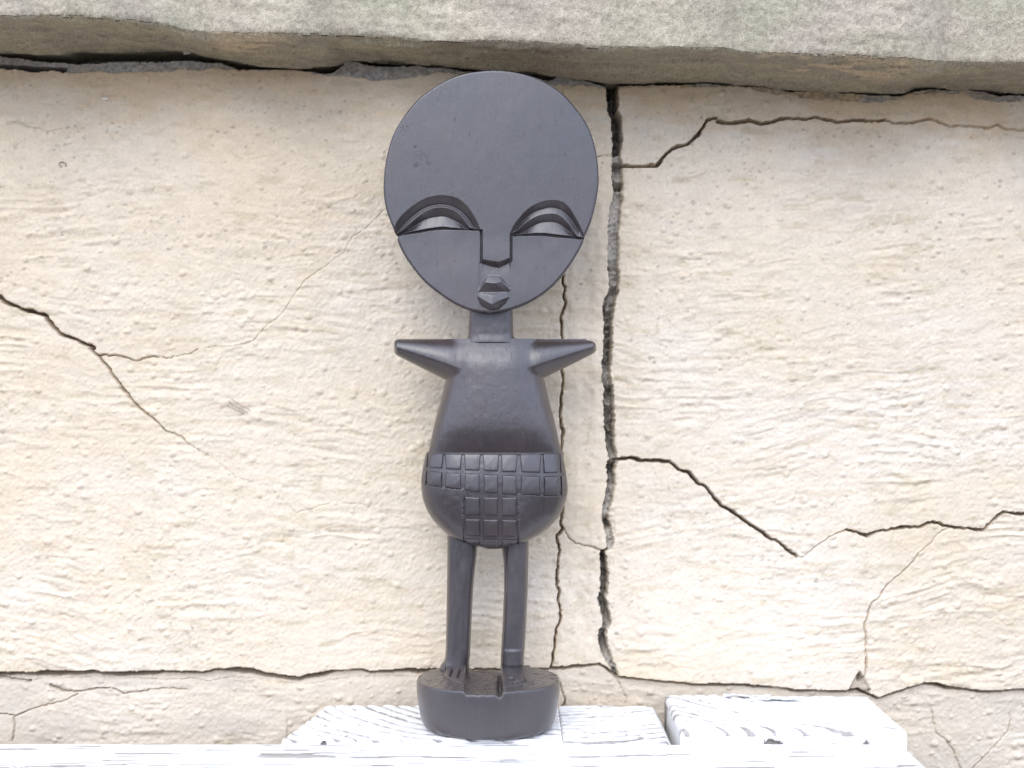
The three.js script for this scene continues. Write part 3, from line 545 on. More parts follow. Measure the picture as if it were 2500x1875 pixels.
function joinSlab({ front, back, nx, ny }, weld) {
  const n = nx * ny, pos = new Float32Array(n * 6), idx = [];
  pos.set(front); pos.set(back, n * 3);
  const B = (a) => { const i = a % nx, j = Math.floor(a / nx); return weld && (i === 0 || i === nx - 1) ? a : a + n; };
  for (let j = 0; j < ny - 1; j++) for (let i = 0; i < nx - 1; i++) {
    const a = j * nx + i, b = a + 1, c = a + nx, e = c + 1;
    idx.push(a, c, b, b, c, e, B(a), B(b), B(c), B(b), B(e), B(c));
  }
  const g = new THREE.BufferGeometry();
  g.setAttribute('position', new THREE.BufferAttribute(pos, 3)); g.setIndex(idx); g.computeVertexNormals();
  if (weld) {                                      // flat ends, with vertices of their own
    const P = [], N = [], I = [];
    for (const [j, up] of [[0, 1], [ny - 1, -1]]) { const o = n * 2 + P.length / 3; for (let i = 0; i < nx; i++) for (const src of [front, back]) { const k = (j * nx + i) * 3; P.push(src[k], src[k + 1], src[k + 2]); N.push(0, up, 0); } for (let i = 0; i < nx - 1; i++) { const a = o + i * 2; up > 0 ? I.push(a, a + 2, a + 1, a + 1, a + 2, a + 3) : I.push(a, a + 1, a + 2, a + 1, a + 3, a + 2); } }
    const h = new THREE.BufferGeometry();
    h.setAttribute('position', new THREE.Float32BufferAttribute([...pos, ...P], 3)); h.setAttribute('normal', new THREE.Float32BufferAttribute([...g.attributes.normal.array, ...N], 3));
    h.setIndex([...idx, ...I]);
    return h;
  }
  if (!weld) {                                     // side walls with vertices of their own
    const rim = []; for (let j = 0; j < ny; j++) rim.push(j * nx); for (let i = 1; i < nx; i++) rim.push((ny - 1) * nx + i); for (let j = ny - 2; j >= 0; j--) rim.push(j * nx + nx - 1); for (let i = nx - 2; i > 0; i--) rim.push(i);
    const sp = [], si = [], L = 5;
    for (const a of rim) for (let s = 0; s < L; s++) { const t = s / (L - 1); sp.push(front[a * 3], front[a * 3 + 1], lerp(front[a * 3 + 2], back[a * 3 + 2], t)); }
    const R = rim.length; for (let q = 0; q < R; q++) for (let s = 0; s < L - 1; s++) { const a = q * L + s, b = ((q + 1) % R) * L + s; si.push(a, a + 1, b, b, a + 1, b + 1); }
    const sg = new THREE.BufferGeometry(); sg.setAttribute('position', new THREE.Float32BufferAttribute(sp, 3)); sg.setIndex(si); sg.computeVertexNormals();
    const tot = pos.length / 3, P = new Float32Array(pos.length + sp.length), Nn = new Float32Array(P.length);
    P.set(pos); P.set(sp, pos.length); Nn.set(g.attributes.normal.array); Nn.set(sg.attributes.normal.array, pos.length);
    const h = new THREE.BufferGeometry(); h.setAttribute('position', new THREE.BufferAttribute(P, 3)); h.setAttribute('normal', new THREE.BufferAttribute(Nn, 3));
    h.setIndex(new THREE.BufferAttribute(new Uint32Array([...idx, ...si.map((v) => v + tot)]), 1));
    return h;
  }
  return g;
}

// ---- head
{
  const dH = 0.603, z0 = CZ - dH, hz = zm(900, 140, 2.552), fz = zm(930, 440, 4.1736);
  const out = hz([[745, 76], [600, 95], [520, 122], [440, 163], [330, 238], [270, 298], [215, 370], [152, 480], [113, 610], [94, 740], [94, 860], [112, 960], [150, 1060], [166, 1100], [178, 1112], [175, 1130], [200, 1195], [255, 1285], [340, 1390], [430, 1465], [530, 1532], [640, 1577], [760, 1592], [880, 1572], [1000, 1527], [1130, 1440], [1220, 1342], [1290, 1240], [1338, 1150], [1346, 1118], [1384, 1030], [1417, 900], [1434, 780], [1428, 650], [1402, 520], [1352, 400], [1280, 300], [1200, 215], [1110, 155], [1000, 110], [880, 82]]);
  const pts = new THREE.CatmullRomCurve3(out.map(([x, y]) => new THREE.Vector3(x, y, 0)), true, 'centripetal').getPoints(600);
  let yt = 1e9, yb = -1e9; for (const p of pts) { yt = Math.min(yt, p.y); yb = Math.max(yb, p.y); }
  const span = (y) => { let a = 1e9, b = -1e9; for (let i = 0; i < pts.length - 1; i++) { const p = pts[i], q = pts[i + 1]; if ((p.y - y) * (q.y - y) <= 0 && p.y !== q.y) { const x = p.x + (q.x - p.x) * (y - p.y) / (q.y - p.y); a = Math.min(a, x); b = Math.max(b, x); } } return [a, b]; };
  const cache = new Map(), sp = (y) => { if (!cache.has(y)) cache.set(y, span(y)); return cache.get(y); };
  // eyes: curves from the brow edge down, photo pixels
  const C = (l) => smoothCurve(fz(l));
  const eyes = [{
    A: C([[135, 545], [142, 470], [200, 372], [300, 280], [440, 192], [560, 160], [660, 158], [780, 187], [860, 250], [930, 340], [985, 440], [1003, 492]]),
    B: C([[135, 547], [165, 512], [300, 375], [420, 285], [560, 240], [680, 247], [800, 300], [890, 390], [940, 465], [1003, 494]]),
    C: C([[135, 549], [180, 530], [330, 400], [450, 312], [560, 272], [700, 283], [800, 345], [870, 430], [905, 480], [1003, 496]]),
    D: C([[135, 550], [230, 528], [310, 470], [400, 410], [470, 378], [560, 358], [640, 355], [720, 385], [800, 430], [860, 482], [1003, 497]]),
    E: C([[135, 551], [250, 526], [400, 496], [500, 480], [620, 466], [720, 476], [860, 486], [1003, 498]]),
    G: C([[135, 560], [250, 548], [400, 528], [500, 510], [620, 500], [720, 500], [860, 502], [1003, 506]]),
    x0: fz([[135, 0]])[0][0], x1: fz([[1003, 0]])[0][0], lx0: fz([[150, 0]])[0][0], lx1: fz([[1040, 0]])[0][0],
  }, {
    A: C([[1318, 540], [1350, 468], [1400, 398], [1480, 308], [1580, 243], [1700, 208], [1800, 210], [1870, 236], [1930, 298], [1990, 400], [2040, 500], [2072, 578]]),
    B: C([[1318, 542], [1370, 495], [1450, 405], [1550, 324], [1650, 284], [1740, 268], [1830, 288], [1900, 342], [1970, 425], [2040, 530], [2072, 580]]),
    C: C([[1318, 544], [1385, 508], [1480, 422], [1600, 357], [1700, 337], [1800, 344], [1880, 402], [1940, 472], [1995, 562], [2072, 582]]),
    D: C([[1318, 545], [1430, 528], [1520, 478], [1600, 430], [1680, 412], [1780, 415], [1850, 450], [1920, 508], [1975, 562], [2072, 583]]),
    E: C([[1318, 546], [1420, 540], [1640, 530], [1800, 547], [2000, 568], [2072, 584]]),
    G: C([[1318, 570], [1420, 562], [1640, 562], [1800, 577], [1960, 588], [2072, 598]]),
    x0: fz([[1318, 0]])[0][0], x1: fz([[2072, 0]])[0][0], lx0: fz([[1318, 0]])[0][0], lx1: fz([[2082, 0]])[0][0],
  }];
  const noseL = fz([[1036, 0]])[0][0], noseR = fz([[1314, 0]])[0][0];
  const noseB = curve(fz([[1030, 806], [1060, 812], [1190, 832], [1215, 828], [1300, 796], [1316, 794]])), noseB2 = curve(fz([[1030, 836], [1060, 852], [1140, 874], [1205, 886], [1312, 830]]));
  // mouth: facets as triangles with heights in mm over the cheek
  const V = {};
  const vtx = (name, u, v, h) => { const [p] = fz([[u, v]]); V[name] = [p[0], p[1], h]; };
  vtx('U0', 985, 1120, 0); vtx('U1', 1030, 1030, 0); vtx('U2', 1090, 965, 0); vtx('U3', 1215, 970, 0); vtx('U4', 1300, 1060, 0); vtx('U5', 1325, 1120, 0);
  vtx('T1', 1060, 1038, 1.7); vtx('T2', 1158, 1048, 2.1); vtx('T3', 1225, 1028, 1.7); vtx('T4', 1284, 1080, 0.9); vtx('T0', 1012, 1098, 0.7);
  vtx('L', 990, 1140, 0.2); vtx('K', 1140, 1140, 0.4); vtx('K2', 1155, 1110, 1.1); vtx('R', 1288, 1135, 0.2);
  vtx('B0', 982, 1178, 0.4); vtx('B1', 1060, 1230, 1.4); vtx('B2', 1130, 1268, 2.3); vtx('B3', 1215, 1222, 1.6); vtx('B4', 1300, 1186, 0.4); vtx('BM', 1140, 1180, 1.9);
  vtx('C0', 985, 1215, -0.2); vtx('C1', 1030, 1290, -0.5); vtx('C2', 1110, 1330, -0.9); vtx('C3', 1190, 1320, -0.9); vtx('C4', 1270, 1255, -0.4); vtx('C5', 1315, 1190, -0.1);
  const tris = ['U0 T0 U1', 'U1 T0 T1', 'U1 T1 U2', 'U2 T1 T2', 'U2 T2 U3', 'U3 T2 T3', 'U3 T3 U4', 'U4 T3 T4', 'U4 T4 U5', 'U0 L T0', 'T0 L T1', 'T1 L K', 'T1 K T2', 'T2 K R', 'T2 R T3', 'T3 R T4', 'T4 R U5',
    'L B0 BM', 'L BM K', 'K BM R', 'R BM B4', 'B0 B1 BM', 'B1 B2 BM', 'B2 B3 BM', 'B3 B4 BM', 'B0 C0 C1', 'B0 C1 B1', 'B1 C1 C2', 'B1 C2 B2', 'B2 C2 C3', 'B2 C3 B3', 'B3 C3 C4', 'B3 C4 B4', 'B4 C4 C5'].map((s) => s.split(' ').map((k) => V[k]));
  const lips = (x, y) => {
    for (const [a, b, c] of tris) {
      const d = (b[1] - c[1]) * (a[0] - c[0]) + (c[0] - b[0]) * (a[1] - c[1]);
      const u = ((b[1] - c[1]) * (x - c[0]) + (c[0] - b[0]) * (y - c[1])) / d, v = ((c[1] - a[1]) * (x - c[0]) + (a[0] - c[0]) * (y - c[1])) / d, w = 1 - u - v;
      if (u >= -1e-6 && v >= -1e-6 && w >= -1e-6) return u * a[2] + v * b[2] + w * c[2];
    }
    return null;
  };
  const mx0 = V.U0[0] - 3, mx1 = V.U5[0] + 3, my0 = V.U2[1] - 2, my1 = V.C2[1] + 2;
  const RECESS = -2.5;
  const lowL = (x) => eyes[0].G(x), lowR = (x) => eyes[1].G(x);
  function cheek(x, y) {                           // height of the sunk lower face, mm
    const up = sstep(760, 560, y);                 // deepest under the eyes, coming forward to the jaw
    const bow = Math.pow((x - 1214) / 230, 2);
    let h = lerp(-1.2, RECESS, up) - 0.7 * bow;
    h += 0.18 * fbm(x / 40, y / 60, 2);
    if (x > 1167 && x < 1249 && y > 640) h -= 0.3 * sstep(1167, 1173, x) * sstep(1249, 1243, x);
    return h;
  }
  function relief(x, y) {
    let h = 0.15 * fbm(x / 130 + 4, y / 130, 2) + 0.05 * fbm(x / 26, y / 40, 2) - 0.5 * Math.pow((x - 1210) / 260, 2) - 0.5 * Math.pow(Math.max(0, (420 - y) / 260), 2);
    const upper = h;
    for (const e of eyes) if (x > e.x0 && x < e.x1) {
      const a = e.A(x), g = e.G(x);
      if (y > a && y < g) {
        const b = Math.max(a + 0.3, e.B(x)), c = Math.max(b + 0.2, e.C(x)), d = Math.max(c + 0.2, e.D(x)), ee = Math.max(d + 0.3, e.E(x)), gg = Math.max(ee + 0.5, g);
        const tp = clamp((ee - a) / 26), hs = [[a, 0], [b, -3.3 * tp], [c, -2.2 * tp], [d, -5.2 * tp], [ee, -2.9 * tp - 0.4], [(ee + gg) / 2, -5.2 * Math.max(tp, 0.55)], [gg, RECESS * 1.0]];
        let q = 1; while (q < hs.length - 1 && y > hs[q][0]) q++;
        const [p0, h0] = hs[q - 1], [p1, h1] = hs[q];
        return upper + lerp(h0, h1, clamp((y - p0) / (p1 - p0)));
      }
    }
    const gL = x < 1181 ? lowL(clamp(x, eyes[0].x0, eyes[0].x1)) : lowR(clamp(x, eyes[1].x0, eyes[1].x1));
    const inNose = x > noseL && x < noseR;
    if (y > gL - 0.01 && !(inNose && y < noseB(x))) {
      let c = cheek(x, y);
      if (inNose && y < noseB2(x)) { const t = (y - noseB(x)) / (noseB2(x) - noseB(x)); return lerp(upper + 0.6, c - 0.25, clamp(t)); }
      if (inNose) c -= 0.25 * sstep(30, 0, y - noseB2(x));
      if (!inNose && y < noseB2(clamp(x, noseL, noseR))) { const e = x <= noseL ? noseL - x : x - noseR; c = lerp(upper, c - 0.9 * sstep(7, 1, e), clamp(e / 2.4)); }
      if (x > mx0 && x < mx1 && y > my0 && y < my1) { const l = lips(x, y); if (l !== null) c += l; }
      return c;
    }
    if (inNose && y > 560) h += 0.5 * sstep(570, 640, y);
    return h;
  }
  const bd = (x, y) => { let m = 1e9; for (let i = 0; i < pts.length - 1; i += 2) { const p = pts[i], dx = x - p.x, dy = y - p.y, q = dx * dx + dy * dy; if (q < m) m = q; } return Math.sqrt(m); };
  const zf = (x, y, q) => {
    let h = relief(x, y);
    const [l, r] = sp(y); const near = Math.min(x - l, r - x);
    if (near < 40 || y < yt + 25 || y > yb - 25) { const e = bd(x, y); if (e < 6) h -= 1.1 * Math.pow(1 - e / 6, 2); }
    return z0 + h / 1000;
  };
  zf.even = true;
  const zb = (x, y, q) => z0 - 0.0115;
  const s = rowSlab({ y0: yt + 0.15, y1: yb - 0.15, rows: 460, cols: 420, left: (y) => sp(y)[0], right: (y) => sp(y)[1], zf, zb, d: dH, ends: 'even' });
  const g = planarUV(joinSlab(s, false));
  // split the face: the carved eyes, nose and mouth are pieces of the head
  const P = g.attributes.position.array, idx = g.index.array, nf = s.nx * s.ny;
  const tag = new Uint8Array(g.attributes.position.count);
  for (let k = 0; k < nf; k++) {
    const x = PX + (P[k * 3] + dollBase[0]) * F / dH, y = PY - (P[k * 3 + 1] + dollBase[1] - CY) * F / dH;
    for (let e = 0; e < 2; e++) if (x > eyes[e].x0 && x < eyes[e].x1 && y > eyes[e].A(x) && y < eyes[e].G(x)) tag[k] = 1 + e;
    if (x > noseL && x < noseR && y > 556 && y < noseB2(x)) tag[k] = 3;
    if (x > mx0 && x < mx1 && y > my0 && y < my1 && lips(x, y) !== null) tag[k] = 4;
  }
  const head = mesh('head', compact(g, (t) => tag[idx[t]] === 0), M.wood, doll); head.userData.label = 'flat rounded head with a high plain forehead';
  [['eye', 1], ['eye', 2], ['nose', 3], ['mouth', 4]].forEach(([nm, q]) => mesh(nm, compact(g, (t) => tag[idx[t]] === q), M.wood, head));
}

// ---- neck, torso with arms, skirt
const dB = 0.618, zB = CZ - dB, bz = zm(900, 760, 2.765);
const sup = (q, p, e) => Math.pow(Math.max(0, 1 - Math.pow(Math.min(1, Math.abs(q)), p)), e);
{
  const nl = curve(bz([[0, 0]]).concat([])), L = smoothCurve([[745, 1146], [800, 1144], [818, 1143], [826, 1140.5], [836, 1136]]), R = smoothCurve([[745, 1252], [800, 1253], [818, 1254], [826, 1258], [836, 1266]]);
  const dN = 0.6165, T = (q, y) => (0.0056 + 0.0006 * sstep(815, 836, y)) * sup(q, 4, 0.45);
  const g = joinSlab(rowSlab({ y0: 745, y1: 836, rows: 60, cols: 70, left: L, right: R, d: dN, zf: (x, y, q) => CZ - dN + T(q, y) + 0.00012 * fbm(x / 12, y / 16, 2), zb: (x, y, q) => CZ - dN - T(q, y) }), true);
  mesh('neck', planarUV(g), M.wood, doll);
}
const tL = smoothCurve(bz([[625, 186], [560, 300], [548, 380], [522, 465], [482, 620], [442, 770], [404, 945]]).map(([x, y]) => [y, x])), tR = smoothCurve(bz([[1065, 186], [1130, 300], [1150, 380], [1180, 452], [1216, 590], [1262, 770], [1303, 950]]).map(([x, y]) => [y, x]));
const aTop = bz([[0, 186]])[0][1], aBot = bz([[0, 465]])[0][1];
const aL = curve(bz([[208, 186], [188, 191], [176, 202], [172, 218], [172, 250], [177, 282], [190, 298], [360, 385], [522, 466]]).map(([x, y]) => [y, x])), aR = curve(bz([[1470, 195], [1500, 200], [1524, 214], [1537, 236], [1537, 262], [1528, 278], [1500, 294], [1340, 375], [1180, 452], [1175, 470]]).map(([x, y]) => [y, x]));
const torsoT = smoothCurve(bz([[0.006, 186], [0.0072, 260], [0.0092, 350], [0.0108, 470], [0.0128, 640], [0.0134, 780], [0.0128, 870], [0.0118, 946]]).map(([x, y], i) => [y, [0.0060, 0.0090, 0.0117, 0.0128, 0.0137, 0.0139, 0.0128, 0.0112][i]]));
// for the depth only: the chest widens upwards into the shoulders
const fL = smoothCurve(bz([[330, 186], [400, 290], [470, 390], [522, 465], [482, 620], [442, 770], [404, 945]]).map(([x, y]) => [y, x])), fR = smoothCurve(bz([[1370, 186], [1300, 290], [1230, 390], [1180, 452], [1216, 590], [1262, 770], [1303, 950]]).map(([x, y]) => [y, x]));
const bodyZ = (x, y) => {
  const l = lerp(tL(y), fL(y), 0.3), r = lerp(tR(y), fR(y), 0.3), q = (x - (l + r) / 2) / ((r - l) / 2);
  let z = Math.abs(q) < 1 ? torsoT(y) * sup(q, 3.4, 0.62) : 0;
  if (y < aBot + 40) {                             // arms: a ridge near the top edge, a flat facet under it
    const left = x < 1210, tip = left ? 962 : 1456, edge = left ? curveInv(aLb, x) : curveInv(aRb, x), top = left ? 827.5 : lerp(831, 830, clamp((x - 1260) / 170));
    const m = clamp((y - top) / (edge - top));
    const al = clamp(left ? (x - tip) / 150 : (tip - x) / 150);
    const A = lerp(0.0042, 0.0105, al);
    const pk = lerp(0.52, 0.60, al), prof = m < pk ? Math.pow(Math.max(0, 1 - Math.pow(1 - m / pk, 2.0)), 0.62) : Math.pow(Math.max(0, 1 - Math.pow((m - pk) / (1 - pk), 1.25)), 0.60);
    const end = Math.sqrt(clamp((left ? x - tip : tip - x) / 9));
    const inT = Math.abs(q) < 1 ? sstep(0, 0.8, 1 - Math.abs(q)) : 0, a = A * prof * end * (1 - 0.34 * inT);
    const k = 0.0019, hh = clamp(0.5 + 0.5 * (z - a) / k);
    if (a > 0 || z > 0) z = lerp(a, z, hh) + k * hh * (1 - hh) * clamp(Math.min(a, z) / 0.002);
    if (m <= 0 || m >= 1) { if (!(Math.abs(q) < 1)) z = 0; }
  }
  return z;
};
const aLb = bz([[172, 270], [177, 283], [190, 298], [360, 385], [522, 466], [620, 515]]), aRb = bz([[1080, 500], [1180, 452], [1340, 375], [1500, 294], [1528, 278], [1537, 262]]);
function curveInv(pl, x) { return curve(pl)(x); }
{
  const y0 = aTop + 0.4, y1 = bz([[0, 950]])[0][1];
  const left = (y) => (y < aBot ? Math.min(aL(y), tL(y)) : tL(y)), right = (y) => (y < aBot ? Math.max(aR(y), tR(y)) : tR(y));
  const s = rowSlab({ y0, y1, rows: 330, cols: 300, left, right, d: dB, zf: (x, y, q) => zB + bodyZ(x, y) + 0.00008 * fbm(x / 14, y / 17, 3) * sup(q, 6, 1), zb: (x, y, q) => zB - 0.0075 * sup(q, 4, 0.5) });
  const g = planarUV(joinSlab(s, true));
  const P = g.attributes.position.array, idx = g.index.array;
  const armOf = (t) => { let x = 0, y = 0; for (let c = 0; c < 3; c++) { x += P[idx[t + c] * 3]; y += P[idx[t + c] * 3 + 1]; } x = PX + (x / 3 + dollBase[0]) * F / dB; y = PY - (y / 3 + dollBase[1] - CY) * F / dB; return y > aBot ? 0 : x < tL(y) ? 1 : x > tR(y) ? 2 : 0; };
  mesh('torso', compact(g, (t) => armOf(t) === 0), M.wood, doll);
  mesh('arm', compact(g, (t) => armOf(t) === 1), M.wood, doll);
  mesh('arm', compact(g, (t) => armOf(t) === 2), M.wood, doll);
}
// ---- skirt with carved squares
{
  const kL = smoothCurve(bz([[398, 944], [386, 962], [366, 1055], [355, 1140], [358, 1220], [376, 1300], [430, 1402], [530, 1505], [600, 1542], [660, 1562], [760, 1588]]).map(([x, y]) => [y, x])), kR = smoothCurve(bz([[1303, 944], [1309, 962], [1333, 1090], [1345, 1190], [1340, 1250], [1322, 1306], [1280, 1390], [1180, 1490], [1080, 1545], [1000, 1568], [920, 1590]]).map(([x, y]) => [y, x]));
  const y0 = bz([[0, 944]])[0][1], y1 = bz([[0, 1589]])[0][1];
  const T = smoothCurve([[944, 0.0116], [956, 0.0127], [1060, 0.0143], [1160, 0.0149], [1280, 0.0146], [1400, 0.0138], [1500, 0.0122], [1560, 0.0106], [1589, 0.0090]].map(([v, t]) => [760 + v / 2.765, t]));
  const skZ = (x, y) => { const l = kL(y), r = kR(y), q = (x - (l + r) / 2) / ((r - l) / 2); return T(y) * sup(q, 3.0, 0.58); };
  const inBand = (u, v) => (v > 958 && v < 1168 + (u - 400) * 0.08) || (u > 646 && u < 1010 && v > 958);
  const zf = (x, y, q) => {
    const u = (x - 900) * 2.765, v = (y - 760) * 2.765;
    let z = skZ(x, y); const dig = 0.0008 * Math.min(1, z / 0.006);
    if (inBand(u, v)) z -= dig;
    return zB + z + 0.00014 * fbm(x / 13, y / 15, 3) * sup(q, 6, 1);
  };
  const g = planarUV(joinSlab(rowSlab({ y0, y1, rows: 200, cols: 200, left: kL, right: kR, d: dB, zf, zb: (x, y, q) => zB - 0.008 * sup(q, 4, 0.5) }), true));
  const skirt = mesh('loincloth', g, M.wood, doll); skirt.userData.label = 'rounded loincloth with a carved grid of squares';
  const r = rng(41), cols = [[372, 399], [411, 509], [521, 637], [651, 760], [774, 882], [896, 1004], [1022, 1160], [1176, 1284], [1294, 1326]];
  const row1b = (u) => 1049 + (u - 400) * 0.043, row2t = (u) => 1070 + (u - 400) * 0.036, row2b = curve([[370, 1162], [520, 1172], [640, 1190], [760, 1208], [890, 1216], [1010, 1224], [1300, 1234]]);
  const tile = (u0, u1, vt, vb, first) => {
    const n = 9, pos = [], idx = [];
    const ja = () => (r() - 0.5) * 9, c = [ja(), ja(), ja(), ja()], H = 0.00074 + 0.00016 * r(), tu = (r() - 0.5) * 0.0005, tv = (r() - 0.35) * 0.0006;
    for (let j = 0; j < n; j++) for (let i = 0; i < n; i++) {
      const KN = [0, 0.035, 0.10, 0.3, 0.5, 0.7, 0.90, 0.965, 1], a = KN[i], b = KN[j];
      // spindle-shaped gouges: squares are widest at their top
      const pinch = first ? -4.5 + 9.5 * Math.pow(b, 0.9) : 1.2 + 4.6 * Math.sin(Math.PI * clamp(b * 0.9 + 0.05)), ua = lerp(u0 + pinch + c[0] * b, u1 - pinch + c[1] * b, a), top = vt(ua) + c[2] * a * 0.5, bot = vb(ua) + c[3] * (1 - a) * 0.5, vv = lerp(top, bot, b);
      const y = 760 + vv / 2.765, x = clamp(900 + ua / 2.765, kL(y) + 2, kR(y) - 2);
      const e = Math.min(a, 1 - a, b, 1 - b), up = e === 0 ? (first && b === 0 ? 0.9 : -1.2) : e < 0.05 ? 0.82 : e < 0.12 ? 0.98 : 1;
      let z = skZ(x, y); const lift = Math.min(1, z / 0.006);
      z = z - 0.0008 * lift + (H + tu * (a - 0.5) + tv * (b - 0.5)) * up * lift + (e > 0.09 ? 0.00014 * noise(x / 5, y / 5) : 0);
      pos.push(wx(x, dB) - dollBase[0], wy(y, dB) - dollBase[1], zB + z);
    }
    for (let j = 0; j < n - 1; j++) for (let i = 0; i < n - 1; i++) { const p = j * n + i; idx.push(p, p + n, p + 1, p + 1, p + n, p + n + 1); }
    const t = new THREE.BufferGeometry(); t.setAttribute('position', new THREE.Float32BufferAttribute(pos, 3)); t.setIndex(idx); t.computeVertexNormals();
    mesh('carved_square', planarUV(t), M.wood, skirt);
  };
  for (const [u0, u1] of cols) { tile(u0, u1, () => 955, row1b, true); tile(u0 + 1, u1 - 1, row2t, row2b); }
  for (const [u0, u1] of cols.slice(3, 6)) { const k = (u) => (u - 651) * 0.02; tile(u0, u1, (u) => 1231 + k(u), (u) => 1358 + k(u)); tile(u0, u1, (u) => 1380 + k(u), (u) => 1498 + k(u)); tile(u0 + 2, u1 - 2, (u) => 1519 + k(u), (u) => 1574 + k(u)); }
}
// ---- legs
{
  const gz = zm(980, 1280, 2.964), dL = 0.621;
  const C = (l) => smoothCurve(gz(l).map(([x, y]) => [y, x]));
  const legs = [
    [C([[331, 40], [330, 300], [326, 600], [321, 860], [318, 935], [308, 985], [288, 1010], [276, 1040], [276, 1120]]), C([[552, 40], [550, 160], [533, 320], [520, 470], [508, 700], [498, 940], [490, 1010], [488, 1120]])],
    [C([[722, 40], [726, 170], [740, 290], [743, 420], [737, 600], [728, 800], [719, 960], [717, 1120]]), C([[924, 40], [922, 130], [917, 400], [908, 650], [897, 850], [887, 980], [886, 1120]])],
  ];
  legs.forEach(([l, r], k) => {
    const y0 = gz([[0, 60]])[0][1], y1 = gz([[0, 1100]])[0][1];
    const zf = (x, y, q) => {
      let z = 0.0066 * sup(q, 3.2, 0.5);
      if (k === 1) { const u = (x - 980) * 2.964, v = (y - 1280) * 2.964; if (v > 885 && v < 1010) z += 0.0004 * sstep(885, 900, v); const gv = Math.abs(u - (760 - (v - 300) * 0.03)); if (v < 560 && gv < 9) z -= 0.0011 * (1 - gv / 9) * sstep(560, 380, v); }
      return CZ - dL + z + 0.0002 * fbm(x / 10, y / 40, 2) * sup(q, 6, 1);
    };
    const g = joinSlab(rowSlab({ y0, y1, rows: 130, cols: 60, left: l, right: r, d: dL, zf, zb: (x, y, q) => CZ - dL - 0.0066 * sup(q, 3.2, 0.5) }), true);
    mesh('leg', planarUV(g), M.wood, doll);
  });
}
